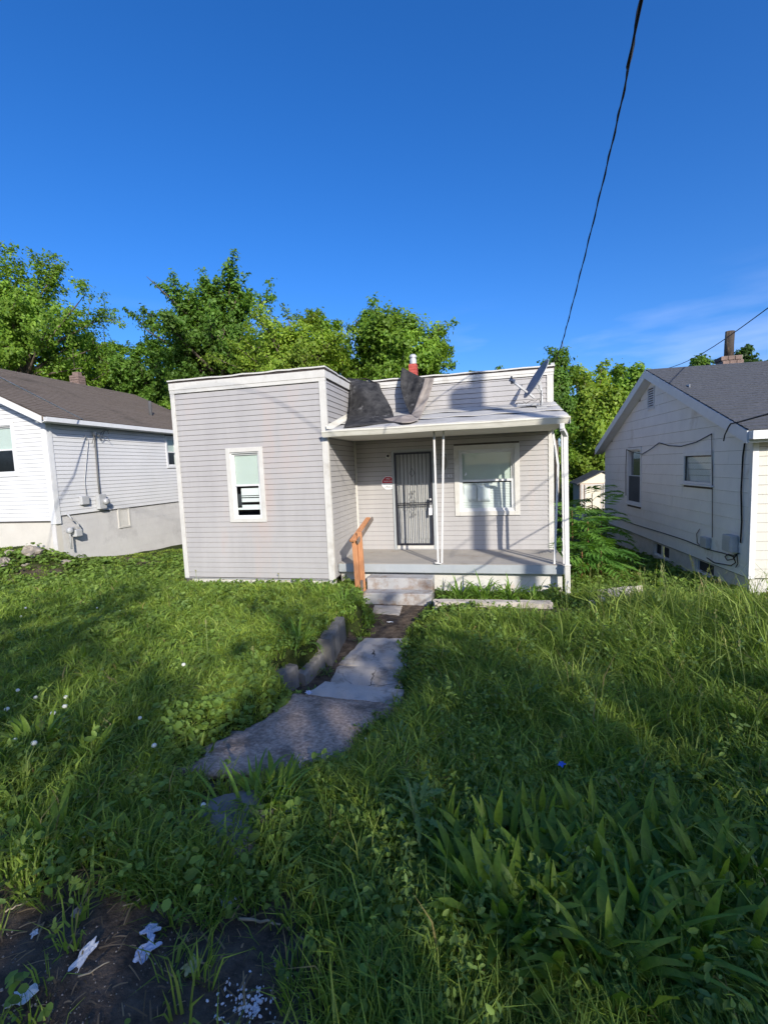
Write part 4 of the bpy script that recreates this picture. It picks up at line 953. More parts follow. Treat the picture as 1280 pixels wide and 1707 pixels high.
# overhead wires
e0 = rp(1229, 704, .24); e1 = Vector(tuple(ony(1280, 690, -1.4)))
cable('service_wire', [e0.lerp(e1, t) for t in np.linspace(0, 1, 6)]+[e1+(e1-e0)*k for k in (1, 3, 6)], .012, 'cable_black', 'black service wire leaving the right rake board towards the right edge')
a, b = Vector(tuple(ony(1100, 617, 13.))), Vector(tuple(ony(1280, 513, 3.)))
cable('overhead_wire', [a.lerp(b, t)-Vector((0, 0, .22*math.sin(math.pi*t))) for t in np.linspace(0, 1, 16)]+[b+(b-a)*k for k in (.4, 1)], .010, 'cable_black', 'thin overhead wire rising to the right across the chimney pipe')
def bez(pp, n=40):
    pp = [Vector(tuple(p)) for p in pp]; out = []
    for i in range(len(pp)-1):
        p0, p1, p2, p3 = pp[max(i-1, 0)], pp[i], pp[i+1], pp[min(i+2, len(pp)-1)]
        for k in range(n): t = k/n; out.append(.5*((2*p1)+(p2-p0)*t+(2*p0-5*p1+4*p2-p3)*t*t+(3*p1-p0-3*p2+p3)*t**3))
    return out+[pp[-1]]
cp = bez([(R_+.03, P_+.1, 3.97), ony(934.5, 578, P_), ony(948, 530, 1.0), ony(975, 425, -.3), ony(1008, 290, -1.85), ony(1040, 150, -3.25), ony(1068, 0, -4.4), ony(1085, -90, -5.0), (7.15, -10, 9.0), (7.0, -20, 12.0)], 14)
mb = MB().tube(cp, .0075, 6)
tw = [p+Vector((math.cos(i*.9)*.009, 0, math.sin(i*.9)*.009)) for i, p in enumerate(cp)]
mb.tube(tw, .006, 5)
tag(mb.build('service_drop', 'cable_black', None, smooth=True), 'thick twisted black cable dropping from the top edge to the grey house roof', 'cable')
tag(MB().box(R_-.02, R_+.05, P_+.06, P_+.14, 3.93, 3.99).build('cable_clamp', 'meter_grey', None, bevel=.006), 'small cable clamp on the right end of the parapet', 'clamp')

# utility pole out of frame at the street, whose shadow falls across the porch
k = 11.6; ppx, ppy = 5.86+.645*k, P_-k
up_ = empty('utility_pole', (ppx, ppy, .45), 'wooden utility pole at the street casting a shadow across the porch', 'utility pole')
MB().tube([(0, 0, -.3), (0, 0, 5), (0, 0, 9.65)], [.17, .15, .125], 12).build('pole', 'bark', up_, smooth=True)
MB().lathe([(.05, -.45), (.19, -.43), (.19, .32), (.12, .38)], (-.24, -.16, 8.95), 14).build('transformer', 'meter_grey', up_, smooth=True)

# ------------------------------------------------------------------ shed behind
q0, q1 = ony(966.5, 806, 13.5), ony(1004.5, 786.5, 13.5)
sd = empty('garden_shed', (q0[0], 13.5, -.80), 'small tan garden shed with cream gable and door, far back between the houses', 'shed')
wd = 2*(q1[0]-q0[0]); eh, rhh = q0[2]+.80, q1[2]+.80
MB().prism([(0, 0), (wd, 0), (wd, eh), (0, eh)], 0, 1.7).build('wall', 'shed_tan', sd)
MB().prism([(-.06, eh), (wd+.06, eh), (wd/2, rhh)], -.02, 1.7).build('gable', 'shed_cream', sd)
dd = MB().box(.20, wd*.5-.02, -.03, -.002, .04, eh-.05).build('door', 'shed_cream', sd, bevel=.008)
MB().box(.20, .26, -.045, -.031, .04, eh-.05).box(wd*.5-.08, wd*.5-.02, -.045, -.031, .04, eh-.05).box(.26, wd*.5-.08, -.045, -.031, eh-.11, eh-.05).build('rail', 'trim_white', dd)
MB().box(wd*.5+.02, wd*.5+.14, -.035, -.002, .0, eh-.04).build('post', 'trim_white', sd)
MB().box(0.04, .14, -.03, -.002, 0, eh-.04).build('post', 'trim_white', sd)
for a, b in ((-.14, wd/2), (wd+.14, wd/2)):
    MB().hexa([(a, -.12, eh-.05), (b, -.12, rhh+.01), (b, 1.9, rhh+.01), (a, 1.9, eh-.05), (a, -.12, eh+.0), (b, -.12, rhh+.06), (b, 1.9, rhh+.06), (a, 1.9, eh+.0)]).build('roof_slope', 'roof_membrane', sd)

# ------------------------------------------------------------------ path, kerbs, retaining wall
def slab(name, corners, zt, th, m, label=None, seed=0, n=9, rough=.012):
    """concrete slab with chipped edge from four plan corners"""
    rr = random.Random(seed); c = [np.array(p) for p in corners]; top, outl = [], []
    P = []
    for j in range(n+1):
        v = j/n; row = []
        for i in range(n+1):
            u = i/n; p = (c[0]*(1-u)+c[1]*u)*(1-v)+(c[3]*(1-u)+c[2]*u)*v
            e = i in (0, n) or j in (0, n)
            row.append((p[0]+(rr.uniform(-1, 1)*rough if e else 0), p[1]+(rr.uniform(-1, 1)*rough if e else 0), (zt(p[0], p[1]) if callable(zt) else zt)+rr.uniform(-.5, .5)*rough*.5-(.008 if e else 0)))
        P.append(row)
    mb = MB().grid(P)
    ring = [P[0][i] for i in range(n+1)]+[P[j][n] for j in range(1, n+1)]+[P[n][i] for i in range(n-1, -1, -1)]+[P[j][0] for j in range(n-1, 0, -1)]
    b = len(mb.v); mb.v += ring+[(x, y, z-th) for x, y, z in ring]; k = len(ring)
    mb.f += [(b+i, b+k+i, b+k+(i+1) % k, b+(i+1) % k) for i in range(k)]
    o = mb.build(name, m); return struct(o)
slab('path_step', [(4.42, -3.86), (5.25, -3.91), (5.27, -4.40), (4.24, -4.36)], -.095, .22, 'concrete', seed=1, rough=.006)
slab('path_slab', [(4.25, -2.95), (4.33, -3.80), (5.20, -3.85), (5.08, -3.0)], lambda x, y: -.325+.01*(x-4.6), .1, 'concrete', seed=2, rough=.012)
slab('path_slab', [(4.34, -2.08), (4.24, -2.94), (5.09, -2.99), (4.96, -2.02)], lambda x, y: -.325+.012*(y+2.9), .1, 'concrete', seed=3, rough=.012)
slab('path_slab', [(4.10, -.52), (4.15, -.92), (4.62, -1.0), (4.58, -.52)], -.322, .1, 'concrete', seed=4, rough=.012)
slab('garden_kerb', [(5.15, -.60), (5.17, -.78), (7.02, -.70), (7.0, -.52)], -.165, .25, 'concrete', seed=5, rough=.02)
slab('path_slab', [(5.9, -.82), (6.0, -1.15), (7.1, -1.0), (7.15, -.72)], -.262, .1, 'concrete', seed=15, rough=.05)
slab('path_slab', [(7.55, -.85), (8.25, -.15), (8.55, .25), (7.72, .10)], lambda x, y: -.15+.06*(x-7.6), .25, 'concrete', seed=6, rough=.04)
# gravelly concrete walk, broken outline, following the ground
gl = [(4.25, -4.30), (4.30, -4.98), (4.14, -5.42), (4.24, -5.92)]; gr_ = [(5.27, -4.40), (5.10, -4.95), (5.08, -5.32), (4.84, -5.66)]
P = []; rr = random.Random(2)
for j in range(25):
    t = j/24*3; k = min(int(t), 2); f_ = t-k; a = np.array(gl[k])*(1-f_)+np.array(gl[k+1])*f_; b = np.array(gr_[k])*(1-f_)+np.array(gr_[k+1])*f_
    row = []
    for i in range(21):
        u = i/20; p = a*(1-u)+b*u; e = (i in (0, 20))*.05+(i in (1, 19))*.02
        row.append((p[0]+rr.uniform(-1, 1)*e, p[1]+rr.uniform(-1, 1)*e, gz(p[0], p[1])+.022+rr.uniform(-.006, .006)-e*.5))
    P.append(row)
P_walk = P
wk = struct(solid(MB().grid(P).build('walk', 'gravel_concrete', None, smooth=True), .05, -1))
P = [[(4.72+.26*u+.05*math.sin(v*9), -6.06-.34*v-.05*u+.05*math.sin(u*7), gz(4.70+.32*u, -6.06-.36*v)+.018+.016*math.sin(u*5+v*4)*math.sin(v*3.1)-.05*(u in (0, 1) or v in (0, 1))) for u in np.linspace(0, 1, 9)] for v in np.linspace(0, 1, 9)]
tag(solid(MB().grid(P).build('concrete_lump', 'concrete_old', None, smooth=True), .06, -1), 'broken lump of grey concrete in the dirt near the tall grass tuft', 'concrete lump')
mb = MB(); rr = random.Random(9)
for i in range(3600):
    t = rr.random()*24; u = rr.random()*20; j, k = min(int(t), 23), min(int(u), 19); a, b = t-j, u-k
    p = (np.array(P_walk[j][k])*(1-b)+np.array(P_walk[j][k+1])*b)*(1-a)+(np.array(P_walk[j+1][k])*(1-b)+np.array(P_walk[j+1][k+1])*b)*a
    s_ = rr.uniform(.004, .013); Mx = Matrix.Translation((p[0], p[1], p[2]+s_*.15)) @ Matrix.Rotation(rr.random()*6, 4, (rr.random(), rr.random(), .3))
    mb.add([tuple(Mx @ Vector(v)*1) for v in ((s_, 0, 0), (0, s_*.8, 0), (-s_*.9, 0, 0), (0, -s_*.7, 0), (.1*s_, 0, s_*.7), (0, 0, -s_*.6))], [(0, 1, 4), (1, 2, 4), (2, 3, 4), (3, 0, 4), (1, 0, 5), (2, 1, 5), (3, 2, 5), (0, 3, 5)])
mb.build('gravel', 'walk_pebble', wk)['kind'] = 'stuff'
# retaining wall: cast sections with chipped tops
rwl = empty('retaining_wall', (4.05, -3.0, -.35), 'low dark stained concrete retaining wall left of the path', 'wall')
for (x0, y0_), (x1, y1_), z0_, z1_, sd_ in (((4.06, -2.06), (4.17, -2.98), -.02, -.01, 1), ((4.09, -2.995), (4.05, -3.52), -.17, -.20, 2), ((3.98, -3.53), (3.90, -4.02), -.09, -.08, 3)):
    rr = random.Random(sd_); n = 12; P = []
    d = np.array([x1-x0, y1_-y0_]); d /= np.hypot(*d); nn = np.array([-d[1], d[0]])   # towards the path
    for i in range(n+1):
        t = i/n; x, y = x0+(x1-x0)*t, y0_+(y1_-y0_)*t; z = z0_+(z1_-z0_)*t+rr.uniform(-.012, .012)
        o_ = lambda k, zz: (x+nn[0]*k+rr.uniform(-.006, .006)-4.05, y+nn[1]*k+3.0, zz+.35)
        P.append([o_(.02, -.6), o_(.0, -.25), o_(-.005, z-.025), o_(-.02, z), o_(-.16, z+.004), o_(-.175, z-.03), o_(-.17, -.6)])
    mb = MB().grid(P); mb.add(P[0], [tuple(range(7))]); mb.add(P[-1], [tuple(range(7))[::-1]])
    mb.build('section', 'concrete_old', rwl)

# ------------------------------------------------------------------ foliage kit
def leaves_mesh(name, pos, nrm, size, tint, rs_, aspect=.55, fold=.0):
    """one diamond-shaped leaf per position; arrays of centres, normals, sizes and colours"""
    n = len(pos); a = rs_.normal(size=(n, 3)); nrm = nrm/np.maximum(np.linalg.norm(nrm, axis=1, keepdims=True), 1e-6)
    t = a-nrm*(a*nrm).sum(1, keepdims=True); t /= np.maximum(np.linalg.norm(t, axis=1, keepdims=True), 1e-6)
    b = np.cross(nrm, t); s_ = size[:, None]
    V = np.stack([pos-t*s_*.5, pos+b*s_*aspect*.5+nrm*s_*.10, pos+t*s_*.5-nrm*s_*.08, pos-b*s_*aspect*.5+nrm*s_*.10], 1).reshape(-1, 3)
    q = np.arange(n*4).reshape(-1, 4)
    return np_mesh(name, V, q, None, np.repeat(tint, 4, 0))
def round_leaves(name, pos, nrm, size, tint, rs_, aspect=.8):
    """like leaves_mesh with a rounder six-cornered leaf, folded along the midrib"""
    n = len(pos); a = rs_.normal(size=(n, 3)); nrm = nrm/np.maximum(np.linalg.norm(nrm, axis=1, keepdims=True), 1e-6)
    t = a-nrm*(a*nrm).sum(1, keepdims=True); t /= np.maximum(np.linalg.norm(t, axis=1, keepdims=True), 1e-6); b = np.cross(nrm, t); s_ = size[:, None]; w_ = s_*aspect*.5
    V = np.stack([pos-t*s_*.5, pos-t*s_*.18-b*w_*.85+nrm*s_*.09, pos+t*s_*.22-b*w_*.9+nrm*s_*.08, pos+t*s_*.5-nrm*s_*.06, pos+t*s_*.22+b*w_*.9+nrm*s_*.08, pos-t*s_*.18+b*w_*.85+nrm*s_*.09], 1).reshape(-1, 3)
    i = np.arange(n)*6; q = np.concatenate([np.stack([i, i+3, i+2, i+1], 1), np.stack([i, i+5, i+4, i+3], 1)])
    return np_mesh(name, V, q, None, np.repeat(tint, 6, 0))
def tints(n, rs_, c0, c1, dark=.35):
    k = rs_.random((n, 1)); v = 1-dark*rs_.random((n, 1)); return (np.array(c0)*(1-k)+np.array(c1)*k)*v
def tree(name, label, base, height, crown, rad, cz, seed, leaf=.13, limbs=26, twigs=9, per=75, cols=((.050, .105, .018), (.105, .165, .032)), up=.35, bark='bark', trunk_r=.16, spread=.22, fill=.25, group=None, low=-.9):
    """tapered trunk, curved limbs to an ellipsoid envelope, leafy twigs along the outer part of every limb"""
    rr = random.Random(seed); rs_ = np.random.RandomState(seed); bx, by, bz = base
    root = empty(name, base, label, 'tree', group)
    mb = MB(); C0 = Vector((crown[0], crown[1], cz)); fork = Vector((crown[0]*.4, crown[1]*.4, max(.6, cz-rad[2]*.75)))
    topp = Vector((crown[0], crown[1], cz+rad[2]*.55))
    mb.tube([(0, 0, -.4), (0.03, .02, fork.z*.5), fork, C0.lerp(topp, .2), topp], [trunk_r*1.25, trunk_r, trunk_r*.85, trunk_r*.5, .03], 8)
    pos, nr_ = [], []
    for i in range(limbs):
        th = 2*math.pi*(i*.618+rr.random()*.25); cp = rr.uniform(low, 1) if i > 2 else rr.uniform(.7, 1); sp = math.sqrt(max(0, 1-cp*cp)); rfac = rr.uniform(.66, 1.06)
        if rr.random() < fill: rfac *= .62
        tgt = C0+Vector((rad[0]*sp*math.cos(th)*rfac, rad[1]*sp*math.sin(th)*rfac, rad[2]*cp*rfac))
        s0 = fork.lerp(topp, min(.8, max(0, (cp+.5)/2*rr.uniform(.4, .9)))); mid = s0.lerp(tgt, .5)+Vector((rr.uniform(-.1, .1), rr.uniform(-.1, .1), rr.uniform(-.02, .14)))*rad[2]
        pts = [s0, s0.lerp(mid, .6), mid, mid.lerp(tgt, .6), tgt]
        mb.tube(pts, [trunk_r*.45, trunk_r*.36, trunk_r*.24, trunk_r*.15, .012], 5, False)
        ld = (tgt-mid).normalized()
        for k in range(twigs):
            t = rr.uniform(.25, 1.0); p0 = s0.lerp(mid, t*2) if t < .5 else mid.lerp(tgt, t*2-1)
            d = (ld*rr.uniform(.2, .8)+Vector((rr.gauss(0, .6), rr.gauss(0, .6), rr.gauss(up, .4)))).normalized(); ln = rad[0]*rr.uniform(.12, .34)
            p1 = p0+d*ln
            if k % 2 == 0: mb.tube([p0, p0.lerp(p1, .5)+Vector((0, 0, .02)), p1], [.02, .013, .006], 4, False)
            n = int(per*1.35*rr.uniform(.6, 1.3)); tt = rs_.random((n, 1))**.8
            c = np.array(p0)*(1-tt)+np.array(p1)*tt; off = rs_.normal(size=(n, 3))*spread*(1.05-.65*tt)*np.array([1, 1, .75])
            ow = (c+off-np.array(C0))/np.array(rad); ow /= np.maximum(np.linalg.norm(ow, axis=1, keepdims=True), .1)
            pos.append(c+off); nr_.append(ow*.55+off/spread*.35+np.array([0, 0, .15])+rs_.normal(size=(n, 3))*.38)
    mb.build('trunk', bark, root, smooth=True)
    pos, nr_ = np.concatenate(pos), np.concatenate(nr_); n = len(pos)
    big = noise2(pos[:, 0]*1.1+seed, pos[:, 2]*1.1+pos[:, 1], seed)[:, None]
    col = tints(n, rs_, *cols)*(.72+.56*big)
    me = leaves_mesh('crown', pos, nr_, leaf*(.65+.7*rs_.random(n)), col, rs_)
    link('crown', me, 'tree_leaf', root)
    return root
def tree_at(label, px, Y, ptop, hw, pbot, seed, depth_k=.9, name='tree', **k):
    a, b, t, bt = ony(px-hw, ptop, Y), ony(px+hw, ptop, Y), ony(px, ptop, Y), ony(px, pbot, Y)
    rx = (b[0]-a[0])/2; zt, zb = t[2], bt[2]; g = gz(t[0], Y)
    rzv = (zt-zb)/2
    return tree(name, label, (t[0], Y, g), zt-g, (0, 0, 0), (rx*.95, rx*depth_k, rzv*.95), (zt+zb)/2-g, seed, **k)
G1, G2, G3, G4 = ((.070, .140, .022), (.140, .215, .040)), ((.090, .160, .024), (.180, .240, .046)), ((.050, .112, .022), (.095, .165, .036)), ((.022, .050, .017), (.045, .085, .024))
tree_at('large dense tree at the left edge behind the brown roof', 22, 13, 426, 136, 690, 1, limbs=54, twigs=10, per=70, cols=G1, leaf=.17, up=.2, trunk_r=.22, spread=.26)
tree_at('low tree in the gap right of the large left tree', 158, 19, 552, 52, 680, 2, limbs=26, twigs=8, per=55, cols=G1, leaf=.19)
tree_at('rounded low tree left of the tall vase shaped tree', 228, 17, 566, 62, 700, 3, limbs=28, twigs=8, per=65, cols=G3, leaf=.18)
tree_at('low bushy tree just behind the old brick chimney', 120, 14, 590, 70, 720, 23, limbs=26, twigs=8, per=60, cols=G1, leaf=.16)
tree_at('tall vase shaped tree with upswept branches behind the grey house', 352, 15, 438, 132, 690, 4, limbs=56, twigs=11, per=66, cols=G3, leaf=.19, up=.75, trunk_r=.24, spread=.23)
tree_at('bright light green tree right of the vase shaped tree', 478, 11.5, 522, 112, 700, 5, limbs=50, twigs=10, per=66, cols=G2, leaf=.14, up=.4, spread=.22)
tree_at('distant treetop between the light green tree and the maple', 530, 22, 518, 58, 640, 6, limbs=22, twigs=8, per=50, cols=G1, leaf=.22)
tree_at('round leafy maple behind the red flue', 655, 14.5, 492, 100, 690, 7, limbs=54, twigs=10, per=64, cols=G1, leaf=.18, up=.15, spread=.25)
tree_at('small sapling top showing above the parapet', 790, 15, 606, 26, 700, 8, limbs=9, twigs=5, per=26, cols=G1, leaf=.17, up=.8, trunk_r=.06, spread=.10)
tree_at('row of light shoots above the parapet left of the dish', 862, 13.5, 600, 58, 720, 9, limbs=26, twigs=7, per=45, cols=G1, leaf=.15, up=.8, trunk_r=.09, spread=.14)
tree_at('narrow pointed tree behind the right end of the parapet', 926, 11.5, 564, 36, 760, 10, limbs=30, twigs=8, per=56, cols=G3, leaf=.14, up=.4, trunk_r=.1, spread=.16)
tree_at('dense bright tree filling the gap beside the downspout', 982, 17.4, 590, 68, 860, 11, limbs=64, twigs=10, per=64, cols=G2, leaf=.18, up=.3, spread=.25, low=-1)
tree_at('bushy tree rising behind the rear corner of the right house', 1052, 18, 580, 58, 800, 12, limbs=46, twigs=9, per=60, cols=G1, leaf=.19, up=.35, spread=.25, low=-.8)
tree_at('shrub low behind the sumac beside the garden shed', 946, 17, 725, 42, 900, 13, limbs=26, twigs=8, per=56, cols=G1, leaf=.12, spread=.18, low=-1)
tree_at('distant tree line behind the grey roof', 1150, 24, 600, 72, 700, 14, limbs=26, twigs=8, per=56, cols=G3, leaf=.22)
tree_at('dark evergreen at the right edge behind the chimney pipe', 1275, 20, 578, 48, 700, 15, limbs=28, twigs=8, per=66, cols=G4, leaf=.22, bark='bark_dark')
tree_at('small dark wispy tree just right of the chimney pipe', 1240, 21, 572, 17, 640, 16, limbs=10, twigs=5, per=30, cols=G4, leaf=.2, bark='bark_dark', trunk_r=.07, spread=.14)
for i, (px, top, hw, lab) in enumerate(((75, 560, 75, 'hazy far treetop low behind the large left tree'), (190, 585, 70, 'far treetop low behind the brown roof vent pipe'), (275, 575, 60, 'far treetop filling the gap left of the vase shaped tree'), (420, 560, 70, 'far treetop behind the light green tree'), (590, 570, 60, 'far treetop left of the maple'), (730, 612, 40, 'far low bush right of the maple'), (1010, 620, 60, 'far treetop behind the dense bright tree'))):
    tree_at(lab, px, 25+i % 3, top, hw, 740, 80+i, limbs=26, twigs=8, per=48, cols=(G1, G3)[i % 2], leaf=.24, spread=.32, low=-1)
# trees across the street behind the viewer: they shade the near lawn
for i, (x, y, h, r_) in enumerate(((4.4, -18.2, 9.2, 3.3), (9.4, -18.6, 9.3, 3.5), (14.5, -18.7, 9.1, 3.4), (19.3, -18.9, 8.2, 3.1), (24.2, -19.1, 7.7, 3.0))):
    tree('street_tree', ['first', 'second', 'third', 'fourth', 'last'][i]+' shade tree in the row across the street, counted from the left', (x, y, .45), h, (0, 0, 0), (r_, r_*.9, (h-2.2)/2), 2.2+(h-2.2)/2-.45, 60+i, leaf=.36, limbs=42, twigs=8, per=6.3, cols=G1, spread=.36, low=-1, group='shade trees across the street')

# ------------------------------------------------------------------ turf, weeds and tall grass
rs = np.random.RandomState(7)
def scatter(n, rmin, rmax, spread=R(53), pw=1.0):
    """points around the viewer, thinning out with distance"""
    r_ = rmin+(rmax-rmin)*rs.random(n)**pw; a = YAW+PI2+(rs.random(n)*2-1)*spread
    return CAM[0]+r_*np.cos(a), CAM[1]+r_*np.sin(a), r_
def allowed(x, y, m=0.0):
    ok = ~in_path(x, y, -.06+m*.5) | (in_path(x, y, -.06) & ~in_path(x, y, -.16) & (rs.random(x.shape) < .35))
    ok &= ~((x > -.05-m) & (x < W_+.1) & (y > -.02-m)) & ~((x > W_-.1) & (x < R_+.05+m) & (y > .30-m)) & ~((x > 3.8-m) & (x < 5.1+m) & (y > -.46-m) & (y < .4))
    ok &= ~((x < LX+.02) & (y > LY-.02)) 
    u = (x-RO[0])*RN[0]+(y-RO[1])*RN[1]; v = (x-RO[0])*RU[0]+(y-RO[1])*RU[1]
    ok &= ~((u > -.03) & (v > -.03))
    ok &= ~((x > 5.1-m) & (x < 7.1) & (y > -.82-m) & (y < -.5))
    ok &= ~((x > 5.8) & (x < 7.25) & (y > -1.12) & (y < -.7) & (rs.random(x.shape) < .8))
    ok &= ~((np.abs((x-7.6)-(y+.85)*.85) < .30) & (y > -.8) & (y < .2))
    ok &= ~((x > 3.97) & (x < 4.18) & (y > -2.98) & (y < -2.05))
    return ok & (rs.random(x.shape) > dirt_amount(x, y)*.965)
def lush(x, y):
    """sward height over the yard"""
    h = .13+.07*fbm(x*.7, y*.7, 21)
    h = h+sstep(5.2, 6.2, x)*sstep(-5.6, -4.2, y)*(.06+.14*fbm(x*.5+9, y*.5, 22))+sstep(7.2, 8.6, x)*sstep(-5.5, -3, y)*sstep(1.0, -.6, y)*.16
    h = h-sstep(-5.0, -6.2, y)*.03+.10*np.exp(-(((x-3.55)/.4)**2+((y+2.7)/.8)**2))
    h = h*(1-.72*sstep(-2.2, -1.1, y)*sstep(4.9, 5.3, x)*sstep(8.0, 7.2, x))*(1-.6*sstep(-2.2, -.6, y)*sstep(7.6, 8.4, x))
    h = h*(1-.45*sstep(-.9, -.1, y)*sstep(4, 3.2, x)*sstep(-1, 0, x))
    dp = np.maximum(np.interp(y, PATH_LE[:, 0], PATH_LE[:, 1])-x, x-np.interp(y, PATH_RE[:, 0], PATH_RE[:, 1]))
    h = h*(1-.5*sstep(.55, .05, dp)*sstep(-6.0, -5.4, y))
    h = h*(1-.45*sstep(-.5, .6, y))*(1-.55*sstep(-1.5, -4, x)*sstep(-2, 0, y))
    return h
def blades(name, n_t, per, rmin, rmax, hk, wk_, c0, c1, lean, pw=1.0, straw=.015, mask=None, tuft=.05, far=.0013):
    x, y, r_ = scatter(n_t, rmin, rmax, pw=pw); ok = allowed(x, y)
    if mask is not None: ok &= rs.random(n_t) < mask(x, y)
    x, y, r_ = x[ok], y[ok], r_[ok]; n = len(x)
    hh = lush(x, y)*hk*(.7+.6*rs.random(n)); tone = (fbm(x*1.3, y*1.3, 77)+.25*rs.normal(size=n)).clip(0, 1)
    z = ground(x, y)
    X, Y, Z, Rr = [np.repeat(a, per) for a in (x, y, z, r_)]; H_ = np.repeat(hh, per)*(.45+.75*rs.random(n*per)); T = np.repeat(tone, per); m = n*per
    ang = rs.random(m)*2*math.pi; rad = tuft*(.6+.06*Rr)*np.sqrt(rs.random(m)); bx, by = X+np.cos(ang)*rad, Y+np.sin(ang)*rad
    la = ang+rs.normal(size=m)*.7; ld = np.stack([np.cos(la), np.sin(la), np.zeros(m)], 1); ln = H_*lean*(.3+rs.random(m))
    wd = (wk_+far*Rr)*(.6+.8*rs.random(m)); fa = rs.random(m)*math.pi; side_ = np.stack([np.cos(fa), np.sin(fa), np.zeros(m)], 1)*wd[:, None]*.5
    B = np.stack([bx, by, Z-.015], 1); Mid = B+ld*ln[:, None]*.35+np.stack([0*H_, 0*H_, H_*.62], 1); Tip = B+ld*ln[:, None]*1.15+np.stack([0*H_, 0*H_, H_*(1-.25*np.minimum(1, ln/np.maximum(H_, .01)))], 1)
    V = np.stack([B-side_, B+side_, Mid+side_*.85, Mid-side_*.85, Tip], 1).reshape(-1, 3); i5 = np.arange(m)*5
    col = (np.array(c0)*(1-T[:, None])+np.array(c1)*T[:, None])*(.65+.6*rs.random((m, 1))); s_ = rs.random(m) < straw
    col[s_] = np.array([.15, .135, .065])*(.6+.6*rs.random((s_.sum(), 1)))
    shade_ = np.repeat(col, 5, 0)
    me = np_mesh(name, V, np.stack([i5, i5+1, i5+2, i5+3], 1), np.stack([i5+3, i5+2, i5+4], 1), shade_)
    return tag(stuff(link(name, me, 'grass_leaf')), *LBL[name])
LBL = {'grass': ('uneven uncut green grass covering the front yard', 'grass'), 'fine_grass': ('thin bright grass blades mixed through the lawn', 'grass'), 'tall_grass': ('tall wispy grass standing in the right half of the yard', 'grass'),
       'clover': ('low clover and broadleaf weeds spread through the lawn', 'weeds'), 'seed_grass': ('tall grass stems with pale seed heads', 'grass')}
blades('grass', 21000, 14, .9, 15.5, 1.0, .0042, (.050, .100, .016), (.125, .190, .034), .75)
blades('fine_grass', 8000, 10, .9, 9.5, .85, .0026, (.072, .128, .024), (.155, .215, .046), 1.0, tuft=.07)
blades('tall_grass', 4200, 12, 1.2, 12, 1.75, .0036, (.066, .118, .024), (.150, .205, .052), .6, mask=lambda x, y: .06+.94*sstep(5.6, 7.0, x)*sstep(-5.6, -4.4, y)*sstep(.45, .6, fbm(x*.9, y*.9, 3)+.12*sstep(7, 9, x)), tuft=.05, straw=.035)
LBL['broad_weeds'] = ('broad bladed weeds standing in patches through the lawn', 'weeds')
blades('broad_weeds', 9000, 9, 1.0, 13, 1.05, .0085, (.062, .118, .022), (.150, .215, .046), .9, mask=lambda x, y: sstep(.42, .56, fbm(x*1.2+11, y*1.2, 13)), tuft=.06, straw=.01, far=.0016)
# low broadleaf cover
def clover():
    x, y, r_ = scatter(34000, .9, 14); ok = allowed(x, y) & (rs.random(len(x)) < .25+.75*sstep(.42, .58, fbm(x*1.1+3, y*1.1, 55))); x, y, r_ = x[ok], y[ok], r_[ok]; n = len(x); k = 6
    z = ground(x, y); h = (.025+.11*rs.random(n))*(.6+.8*fbm(x, y, 8))
    X, Y, Z = [np.repeat(a, k) for a in (x, y, z+h)]; a = rs.random(n*k)*2*math.pi; s_ = np.repeat(.010+.018*rs.random(n)**2+.0026*r_, k)*(.7+.6*rs.random(n*k)); o = s_*(.5+1.2*rs.random(n*k))
    pos = np.stack([X+np.cos(a)*o, Y+np.sin(a)*o, Z-np.abs(rs.normal(size=n*k))*.03], 1); nr_ = np.stack([np.cos(a)*.5, np.sin(a)*.5, np.ones(n*k)*.9], 1)+rs.normal(size=(n*k, 3))*.25
    tone = np.repeat(fbm(x*2, y*2, 66), k)[:, None]; col = (np.array([.050, .100, .022])*(1-tone)+np.array([.115, .185, .040])*tone)*(.65+.6*rs.random((n*k, 1)))
    me = round_leaves('clover', pos, nr_, s_*1.5, col, rs, .8)
    tag(stuff(link('clover', me, 'grass_leaf')), *LBL['clover'])
clover()
LBL['leafy_weeds'] = ('upright leafy weeds standing in patches among the grass', 'weeds')
def leafy_weeds():
    x, y, r_ = scatter(5200, 1.0, 11.5); k_ = .25+.75*sstep(5.0, 6.0, x); ok = allowed(x, y) & (rs.random(len(x)) < k_*sstep(.46, .58, fbm(x*1.5+31, y*1.5+7, 91))); x, y, r_ = x[ok], y[ok], r_[ok]; n = len(x); k = 14
    z = ground(x, y); h = lush(x, y)*(.7+.7*rs.random(n))+.03; t = rs.random((n, k)); a = rs.random((n, k))*6.283; o = (.012+.05*(1-t)*h[:, None]*3)*(.5+rs.random((n, k))); la = rs.random(n)*6.283
    pos = np.stack([x[:, None]+np.cos(a)*o+np.cos(la)[:, None]*t*h[:, None]*.25, y[:, None]+np.sin(a)*o+np.sin(la)[:, None]*t*h[:, None]*.25, z[:, None]+h[:, None]*(.15+.9*t)], 2).reshape(-1, 3)
    nr_ = np.stack([np.cos(a)*.45, np.sin(a)*.45, .7+0*a], 2).reshape(-1, 3)+rs.normal(size=(n*k, 3))*.3; s_ = (np.repeat(.015+.0040*r_, k)*(.6+.8*rs.random(n*k)))
    tone = np.repeat(rs.random(n), k)[:, None]; col = (np.array([.060, .108, .034])*(1-tone)+np.array([.110, .175, .040])*tone)*(.7+.5*rs.random((n*k, 1)))
    me = round_leaves('leafy_weeds', pos, nr_, s_*1.3, col, rs, .5)
    tag(stuff(link('leafy_weeds', me, 'grass_leaf')), *LBL['leafy_weeds'])
leafy_weeds()
